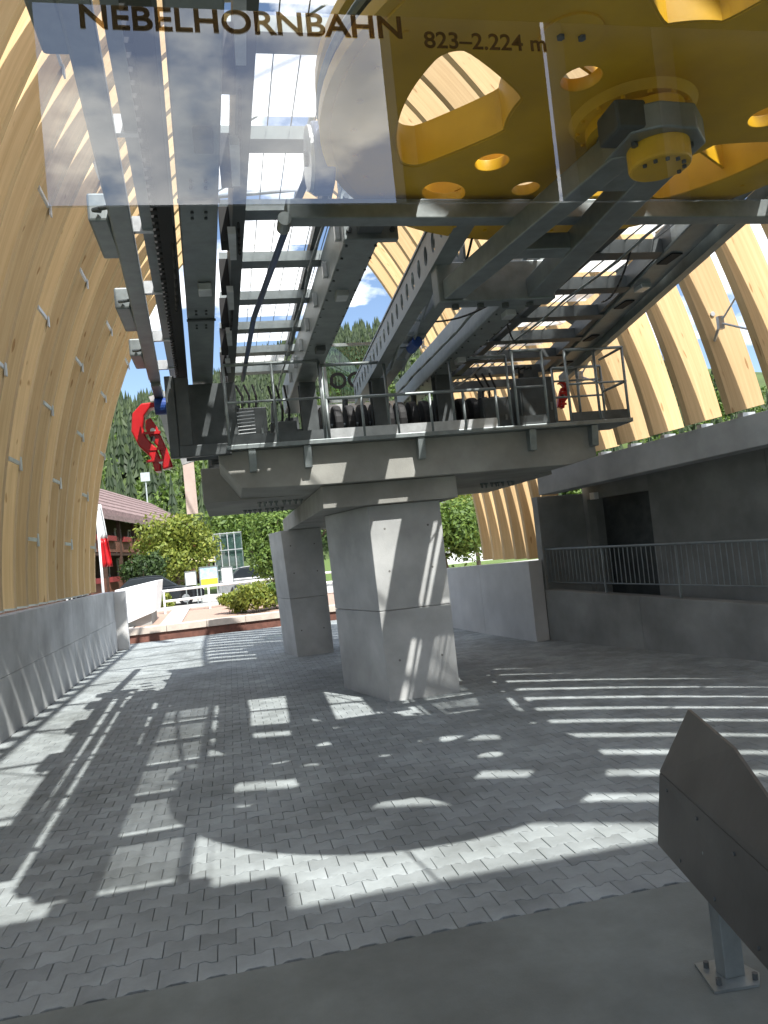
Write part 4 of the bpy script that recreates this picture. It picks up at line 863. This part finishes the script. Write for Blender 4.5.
# street lamp above the chalet roof line
sl = thing('street_lamp', (-8.5, 92, 2), 'slim lamp mast standing above the chalet roof', 'lamp')
MB().tube((-8.5, 92, 1.5), (-8.5, 92, 12.6), .12, .08, 8).build('mast', 'galv_bright', sl); MB().box(-9.0, -8.0, 91.8, 92.2, 12.6, 13.6).build('lamp_head', 'galv_bright', sl)

# ================================================================== chalet
CX, CY, CA = -7.6, 38.0, R(-7.3)
ct = thing('chalet', (CX, CY, .5), 'long dark wooden chalet with shingle roof, flower balconies and cream awnings', 'building')
ca, sa = math.cos(CA), math.sin(CA)
def cp(u, v, z): return Vector((CX+v*ca-u*sa*1.0, CY+v*sa+u*ca, z))     # u along the facade (away from the camera), v out from the wall towards the hall
def cbox(mb, u0, u1, v0, v1, z0, z1): return mb.hull([cp(u0,v0,z0), cp(u1,v0,z0), cp(u1,v1,z0), cp(u0,v1,z0)], [cp(u0,v0,z1), cp(u1,v0,z1), cp(u1,v1,z1), cp(u0,v1,z1)])
LU = 42
cbox(MB(), 0, LU, -10, 0, .3, 5.4).build('wall', 'chaletwood', ct)
EZ = 5.0
for (v0, v1, z0, z1, nm) in ((1.6, -1.0, EZ, EZ+.85, 'lower_roof'), (-.6, -5.2, EZ+.95, EZ+4.0, 'upper_roof')):
    rf = MB().hull([cp(-1,v0,z0), cp(LU+1,v0,z0), cp(LU+1,v1,z1), cp(-1,v1,z1)], [cp(-1,v0,z0+.16), cp(LU+1,v0,z0+.16), cp(LU+1,v1,z1+.16), cp(-1,v1,z1+.16)]).build(nm, 'roof', ct)
    n = 7 if nm == 'upper_roof' else 4                              # courses of shingles
    for i in range(n):
        f0, f1 = i/n, (i+1)/n; va, vb = v0+(v1-v0)*f0, v0+(v1-v0)*f1; za, zb = z0+(z1-z0)*f0+.165, z0+(z1-z0)*f1+.165
        MB().hull([cp(-1,va,za), cp(LU+1,va,za), cp(LU+1,vb,zb), cp(-1,vb,zb)], [cp(-1,va,za+.09), cp(LU+1,va,za+.09), cp(LU+1,vb,zb+.01), cp(-1,vb,zb+.01)]).build('shingle_course', 'roof', rf)
MB().hull([cp(-1,-5.25,EZ+4.1), cp(LU+1,-5.25,EZ+4.1), cp(LU+1,-10.5,EZ+.8), cp(-1,-10.5,EZ+.8)], [cp(-1,-5.25,EZ+4.16), cp(LU+1,-5.25,EZ+4.16), cp(LU+1,-10.5,EZ+.9), cp(-1,-10.5,EZ+.9)]).build('rear_roof', 'roof', ct)
for (zf, nm) in ((1.25, 'balcony'), (3.35, 'balcony')):
    bl = cbox(MB(), 0, LU, .0, 1.2, zf-.12, zf).build(nm, 'chaletwood', ct)
    cbox(MB(), 0, LU, 1.15, 1.2, zf+.05, zf+.85).build('parapet', 'balcony', bl)
    for i in range(14):
        u = i*3.0; cbox(MB(), u+.5, u+1.9, 1.21, 1.36, zf+.62, zf+.88).build('flower_box', 'flower', bl)
for i in range(15):
    u = i*3.0; cbox(MB(), u-.08, u+.08, 1.1, 1.28, .5, EZ+.1).build('post', 'chaletwood', ct)
    for z in (.7, 1.75, 3.5):
        wd_ = cbox(MB(), u+.6, u+1.7, -.02, .04, z+.05, z+1.35).build('window', 'carglass', ct)
        for (ua, ub, za, zb) in ((u+.5, u+.6, z, z+1.4), (u+1.7, u+1.8, z, z+1.4), (u+.6, u+1.7, z+1.35, z+1.45), (u+1.12, u+1.18, z+.05, z+1.35)): cbox(MB(), ua, ub, -.01, .07, za, zb).build('frame', 'white', wd_)
for i in range(2, 14):
    if i % 3 == 2: continue
    u = i*3.0
    MB().hull([cp(u+.1,1.25,3.1), cp(u+2.8,1.25,3.1), cp(u+2.8,2.5,2.6), cp(u+.1,2.5,2.6)], [cp(u+.1,1.25,3.14), cp(u+2.8,1.25,3.14), cp(u+2.8,2.5,2.64), cp(u+.1,2.5,2.64)]).build('awning', 'awning', ct)
cbox(MB(), 14, 15, -4.2, -3.2, 7, 8.9).build('chimney', 'concrete_dark', ct)

# house pieces beyond the right-hand trees
hs = thing('white_house', (17, 52, .5), 'white house glimpsed between trees right of the front column', 'building')
MB().box(14.5, 22, 52, 60, .5, 5.2).build('wall', 'white', hs)
MB().prism([(14, 51.5, 5.2), (22.5, 51.5, 5.2), (18.2, 51.5, 7.6)], (0, 9, 0)).build('roof', 'roof', hs)
for x in (15.4, 17.2, 19.0):
    for z in (1.4, 3.5): MB().box(x, x+.9, 51.95, 52.02, z, z+1.1).build('window', 'carglass', hs)

# ================================================================== wooded mountainside
def hill(x, y):
    d = max(0, y-120)
    h = 62*(1-math.exp(-d/120))+ .055*d
    h *= .55+.45/(1+math.exp(-(x-(-70+.10*d))/40)) if False else 1
    h *= 1+.28*math.sin(x*.014+.5)+.10*math.sin(x*.05+y*.02)
    fade = 1/(1+math.exp(-(x+20+0*y)/26)); 
    return 1.5+h*(.98+.06*math.exp(-((x-75)/65)**2))
mb = MB(); nx, ny = 60, 36
for j_ in range(ny+1):
    for i in range(nx+1):
        x = -260+i*(620/nx); y = 115+j_*(330/ny); mb.v.append(Vector((x, y, hill(x, y))))
for j_ in range(ny):
    for i in range(nx): a_ = j_*(nx+1)+i; mb.f.append((a_, a_+1, a_+nx+2, a_+nx+1))
tag(mb.build('hillside', 'terrain', smooth=True), kind='structure')
rs = random.Random(11); mb = MB(); mbd = MB()
def conifer(mb, x, y, z, h):
    r_ = h*rs.uniform(.15, .21); n = 7
    for t in range(5):
        zb = z+h*(.10+.17*t); zt = z+h*(.42+.15*t) if t < 4 else z+h; rr = r_*(1-.19*t); a0 = rs.uniform(0, 6.28); k = len(mb.v)
        for i in range(n*2):
            a = a0+math.pi*i/n; q = rr*(1.15 if i % 2 else .55)*rs.uniform(.8, 1.15); mb.v.append(Vector((x+math.cos(a)*q, y+math.sin(a)*q, zb+(-.04*h if i % 2 else .02*h))))
        mb.v.append(Vector((x, y, zt)))
        for i in range(n*2): mb.f.append((k+i, k+(i+1) % (n*2), k+n*2))
for i in range(6500):
    x = rs.uniform(-60, 130); y = 118+(rs.random()**1.3)*270; z = hill(x, y)-.4
    if y < 200 and rs.random() < .8-.006*(y-118):
        if i % 2: crown(mbd, (x, y, z+3), (rs.uniform(1.8, 3), 2.4, rs.uniform(2.4, 3.6)), 100, .46, rs, 6)
    else: conifer(mb, x, y, z, rs.uniform(5.5, 11))
tag(mb.build('conifer_forest', 'conifer', fix=False), 'dark conifer forest covering the mountainside', 'forest', kind='stuff')
tag(mbd.build('broadleaf_forest', 'leaf', fix=False), 'lighter broadleaf wood along the foot of the mountainside', 'forest', kind='stuff')
